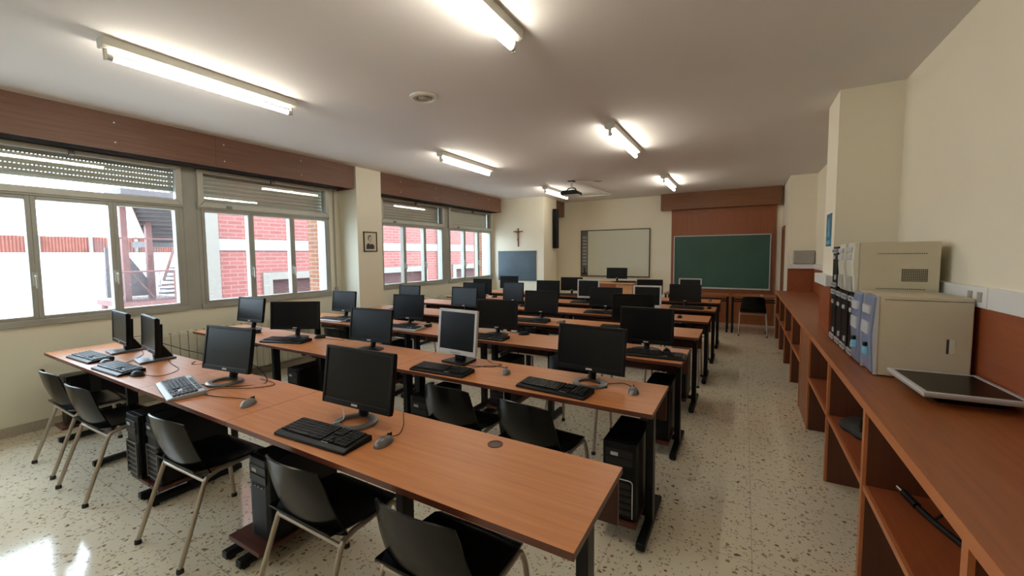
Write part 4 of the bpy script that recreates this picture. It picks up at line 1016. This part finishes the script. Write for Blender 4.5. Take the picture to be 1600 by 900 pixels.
big_tower(3.80, 3.985, 1.2685, 1.585, 0.595, 'black', 'black tower stacked on top, beside the column poster')

t = thing('flat_lying_monitor', 'silver framed flat monitor lying face up on the counter', 'monitor', (0.865, 2.66, CZ+0.0005), math.radians(3))
w2, d2 = 0.172, 0.215
bm = B(); box(bm, -w2, w2, -d2, d2, 0.045, 0.062)
obj('housing', bm, 'greybox', t, bev=0.004)
bm = B(); box(bm, -w2, w2, -d2, -d2+0.02, 0.050, 0.068); box(bm, -w2, w2, d2-0.02, d2, 0.050, 0.068); box(bm, -w2, -w2+0.02, -d2+0.02, d2-0.02, 0.050, 0.068); box(bm, w2-0.02, w2, -d2+0.02, d2-0.02, 0.050, 0.068)
obj('bezel', bm, 'silver', t, bev=0.002)
bm = B(); box(bm, -w2+0.019, w2-0.019, -d2+0.019, d2-0.019, 0.060, 0.0655); obj('screen', bm, 'screen', t)
bm = B(); box(bm, -0.10, 0.13, -0.12, 0.12, 0.0, 0.046); obj('rear_cover', bm, 'black', t, bev=0.012)

# things on the shelves under the counter
t = thing('black_pouch', 'crumpled black pouch on the middle shelf under the counter', 'pouch', (0.665, 3.10, 0.4605), 0.2)
bm = B()
lathe(bm, [(0, 0.0), (0.11, 0.0), (0.125, 0.02), (0.115, 0.045), (0.08, 0.06), (0, 0.055)], 28, sx=1.0, sy=1.35)
for v in bm.verts:
    a = math.atan2(v.co.y, v.co.x); s = 1+0.08*math.sin(3*a+1)+0.05*math.sin(5*a)
    v.co.x *= s; v.co.y *= s; v.co.z *= 1+0.12*math.sin(2*a)
obj('body', bm, 'rubber', t, smooth=True)
bm = B(); tube(bm, spline([(-0.08, -0.12, 0.05), (-0.04, -0.02, 0.075), (0.03, 0.06, 0.072), (0.09, 0.10, 0.05)]), 0.010, 8); obj('strap', bm, 'black', t, smooth=True)
t = thing('power_cable', 'black cable with a metal plug on the near shelf under the counter', 'cable', (0.66, 2.15, 0.461), 0.0)
bm = B(); tube(bm, spline([(-0.01, 0.08, 0.03), (0.02, 0.0, 0.02), (0.06, -0.10, 0.012), (0.10, -0.20, 0.012), (0.22, -0.26, 0.012), (0.32, -0.10, 0.012)]), 0.012, 8); obj('cord', bm, 'black', t, smooth=True)
bm = B(); tube(bm, [(-0.035, 0.16, 0.045), (-0.012, 0.085, 0.032)], 0.015, 10); obj('plug', bm, 'black', t, smooth=True)
bm = B(); tube(bm, [(-0.045, 0.19, 0.05), (-0.035, 0.16, 0.045)], 0.011, 10); obj('plug_tip', bm, 'chrome', t, smooth=True)
bm = B(); tube(bm, spline([(0.02, 0.03, 0.012), (0.10, 0.05, 0.10), (0.12, 0.0, 0.20), (0.16, -0.04, 0.012)]), 0.005, 8); obj('thin_wire', bm, 'black', t, smooth=True)

# ------------------------------------------------------------------ outside
GZ = -3.6
bm = B(); box(bm, -60, XL-0.3, -40, 60, GZ-0.2, GZ); struct('ground', bm, 'ground')
# our own building's outer brick piers beside the windows
for i, (a, b_) in enumerate(((4.045, 4.95), (8.62, 9.6))):
    bm = B(); box(bm, -6.05, XL-0.281, a, b_, GZ, 5.0)
    for f in bm.faces: pass
    bm.normal_update()
    for f in bm.faces: f.material_index = 0 if abs(f.normal.y) > 0.5 else 1
    struct('wall_outer_pier_%d' % (i+1), bm, ['brickn', 'brickn2'])
# reveal inserts so the wall thickness reads as brick next to the glass
# opposite brick building
t = thing('brick_building', 'pink brick building with pale bands across the courtyard', 'building', (-13.8, 5.75, GZ))
Lb, Hb = 27.0, 11.0
def zz(z): return z-GZ
bm = B()
wins = [(7.85, 10.6), (12.3, 15.25), (17.9, 20.9), (23.4, 26.2)]
box(bm, -1.2, -0.25, 0, Lb, 0, Hb)
# outer brick skin split round the windows
box(bm, -0.25, 0, 0, Lb, zz(0.75), Hb); box(bm, -0.25, 0, 0, Lb, 0, zz(-0.6))
p_ = 5.75
for a, b_ in wins:
    box(bm, -0.25, 0, p_-5.75, a-5.75, zz(-0.6), zz(0.75)); p_ = b_
box(bm, -0.25, 0, p_-5.75, Lb, zz(-0.6), zz(0.75))
obj('brick_wall', bm, 'brick', t)
bm = B(); box(bm, 0, 0.05, 0.52, Lb, zz(1.73), zz(2.08)); box(bm, 0, 0.05, 0.52, Lb, zz(4.6), zz(4.95)); obj('white_band', bm, 'white_ext', t)
for a in (5.75, 16.35):
    bm = B(); box(bm, -0.1, 0.12, a-5.75, a-5.75+(0.52 if a < 6 else 0.95), 0, Hb); obj('pilaster', bm, 'cream_ext', t)
for a, b_ in wins:
    bm = B(); box(bm, 0, 0.06, a-5.75-0.3, b_-5.75+0.3, zz(0.75), zz(1.0)); box(bm, 0, 0.06, a-5.75-0.3, a-5.75, zz(-0.7), zz(0.75)); box(bm, 0, 0.06, b_-5.75, b_-5.75+0.3, zz(-0.7), zz(0.75))
    sr = obj('window_surround', bm, 'cream_ext', t)
    bm = B()
    for k in range(24): 
        z_ = zz(-0.6)+k*0.0563
        prism(bm, [(-0.14, z_), (-0.105, z_+0.028), (-0.14, z_+0.053)], 'y', a-5.75, b_-5.75)
    box(bm, -0.2, -0.14, a-5.75, b_-5.75, zz(-0.6), zz(0.75))
    obj('roller_shutter', bm, 'rshut', sr)
# far white wall with red sheet fence
bm = B(); box(bm, -26.3, -26, -25, 12, GZ, 1.76); o = struct('wall_courtyard', bm, 'courtyard_white')
t = thing('sheet_fence', 'red sheet fence with white posts on top of the far courtyard wall', 'fence', (-26.0, 0, 1.765))
bm = B()
y = -24.0
while y < 11.8:
    prism(bm, [(-0.15, y), (-0.10, y+0.05), (-0.15, y+0.10), (-0.17, y+0.05)], 'z', 0, 0.72); y += 0.10
obj('sheeting', bm, 'redfence', t)
y = -24.0
while y < 12:
    bm = B(); box(bm, -0.14, -0.04, y-0.06, y+0.06, 0, 0.76); obj('post', bm, 'white_ext', t); y += 0.85*1.9
# metal staircase
t = thing('metal_staircase', 'rusty metal fire staircase seen through the left window', 'staircase', (-10.5, 3.05, GZ))
def Z(z): return z-GZ
bm = B(); box(bm, -1.3, 0, 0.0, 1.10, Z(0.56), Z(0.66)); box(bm, -0.04, 0.02, 0.0, 1.10, Z(0.40), Z(0.66)); obj('landing', bm, 'rust', t)
bm = B()
for a in (0.10, 1.02): 
    for x_ in (-0.06, -1.24): tube(bm, [(x_, a, 0), (x_, a, Z(0.58))], 0.05, 8)
obj('landing_post', bm, 'rust', t)
for (x_, y_) in ((-0.7, 0.72), (-0.30, 0.20)):
    bm = B(); box(bm, x_-0.05, x_+0.05, y_-0.05, y_+0.05, 0, Z(2.72)); obj('column', bm, 'rust', t)
# upper flight climbing away from the window, seen from below
FM = Matrix.Translation((-1.5, 0.96, Z(1.93))) @ Matrix.Rotation(math.radians(-26), 4, 'Z')
n = 10
for k in range(n):
    bm = B(); x_ = k*0.165; z_ = k*0.077
    box(bm, x_, x_+0.19, 0.02, 0.58, z_, z_+0.022, mat=FM); box(bm, x_, x_+0.012, 0.02, 0.58, z_-0.055, z_, mat=FM)
    obj('tread', bm, 'stairgrey', t)
for dy in (0.0, 0.58):
    bm = B(); prism(bm, [(-0.06, -0.08), (-0.06, 0.05), (1.62, 0.83), (1.72, 0.76), (1.72, 0.70)], 'y', dy, dy+0.02)
    for v in bm.verts: v.co = FM @ v.co
    obj('stringer', bm, 'rust', t)
bm = B(); tube(bm, [FM @ Vector((-0.05, 0.6, 0.5)), FM @ Vector((1.65, 0.6, 1.35))], 0.02, 6); tube(bm, [FM @ Vector((0.0, 0.6, 0.0)), FM @ Vector((0.0, 0.6, 0.5))], 0.015, 6)
for k in range(7): tube(bm, [FM @ Vector((0.2+0.2*k, 0.6, 0.10+0.093*k)), FM @ Vector((0.2+0.2*k, 0.6, 0.62+0.1*k))], 0.012, 6)
obj('handrail', bm, 'rust', t)
bm = B(); box(bm, -2.3, -1.5, 0.95, 1.75, Z(1.78), Z(1.91)); obj('upper_landing', bm, 'stairgrey', t)
bm = B(); box(bm, -0.1, 0.7, -0.1, 1.25, Z(2.70), Z(2.80)); obj('top_platform', bm, 'stairgrey', t)
# lower flight
bm = B(); prism(bm, [(0.02, Z(0.72)), (0.03, Z(1.75)), (0.30, Z(1.72)), (0.72, Z(1.0)), (0.80, Z(0.72))], 'x', -0.80, -0.74); obj('side_plate', bm, 'stairgrey', t)
bm = B()
for k in range(7): box(bm, -0.6, -0.2, 0.80+k*0.03, 1.12+k*0.03, Z(0.75)+k*0.09, Z(0.775)+k*0.09)
obj('lower_tread', bm, 'stairgrey', t)
bm = B()
for z_ in (Z(1.92), Z(1.26)): tube(bm, [(0.0, -0.02, z_), (0.0, 1.15, z_)], 0.018, 6)
for y_ in (0.02, 0.88, 1.05): tube(bm, [(0, y_, Z(0.66)), (0, y_, Z(1.92 if y_ < 0.5 else 1.26))], 0.02, 6)
tube(bm, [(-0.05, 0.20, Z(1.26)), (-0.05, 0.55, Z(0.70))], 0.016, 6); tube(bm, [(0, 0.60, Z(0.95)), (0, 1.1, Z(0.95))], 0.014, 6)
tube(bm, [(-0.3, 0.80, Z(1.05)), (-0.3, 1.02, Z(1.75))], 0.03, 6)
obj('railing', bm, 'rust', t)
bm = B()
for k in range(46): tube(bm, [(0.0, 0.03+k*0.024, Z(0.66)), (0.0, 0.03+k*0.024, Z(1.26))], 0.0030, 4)
obj('railing_bars', bm, 'stairgrey', t)
bm = B()
for k in range(46): tube(bm, [(-1.28, 0.03+k*0.024, Z(0.66)), (-1.28, 0.03+k*0.024, Z(1.9))], 0.0038, 4)
obj('rear_bars', bm, 'stairgrey', t)

# ------------------------------------------------------------------ world, camera, settings
w = bpy.data.worlds.new('World'); S.world = w; w.use_nodes = True; nt = w.node_tree
bg = nt.nodes['Background']; bg.inputs[0].default_value = (0.72, 0.87, 1.0, 1); bg.inputs[1].default_value = 9.0

yaw, pitch, roll, f, cy = -0.519132767, -0.0651685622, -0.00810634306, 635.013, 438.286
Fv = Vector((math.sin(yaw)*math.cos(pitch), math.cos(yaw)*math.cos(pitch), math.sin(pitch)))
Rr = Vector((math.cos(yaw), -math.sin(yaw), 0)); U = Rr.cross(Fv)
Rn = Rr*math.cos(roll)+U*math.sin(roll); Un = Rn.cross(Fv)
cam = bpy.data.cameras.new('Camera'); co = bpy.data.objects.new('Camera', cam); COL.objects.link(co)
mw = Matrix.Identity(4)
for i in range(3): mw[i][0], mw[i][1], mw[i][2] = Rn[i], Un[i], -Fv[i]
mw[2][3] = 1.55; co.matrix_world = mw
cam.sensor_width = 36; cam.lens = f/1600*36; cam.shift_y = -(450-cy)/1600; cam.clip_start = 0.05; cam.clip_end = 300
S.camera = co
S.view_settings.view_transform = 'Standard'; S.view_settings.look = 'None'; S.view_settings.gamma = 1; S.view_settings.use_curve_mapping = False
S.view_settings.exposure = 0.3
cy_ = S.cycles
cy_.use_denoising = True; cy_.max_bounces = 10; cy_.diffuse_bounces = 5; cy_.glossy_bounces = 4; cy_.transparent_max_bounces = 12; cy_.sample_clamp_indirect = 6; cy_.caustics_reflective = False; cy_.caustics_refractive = False
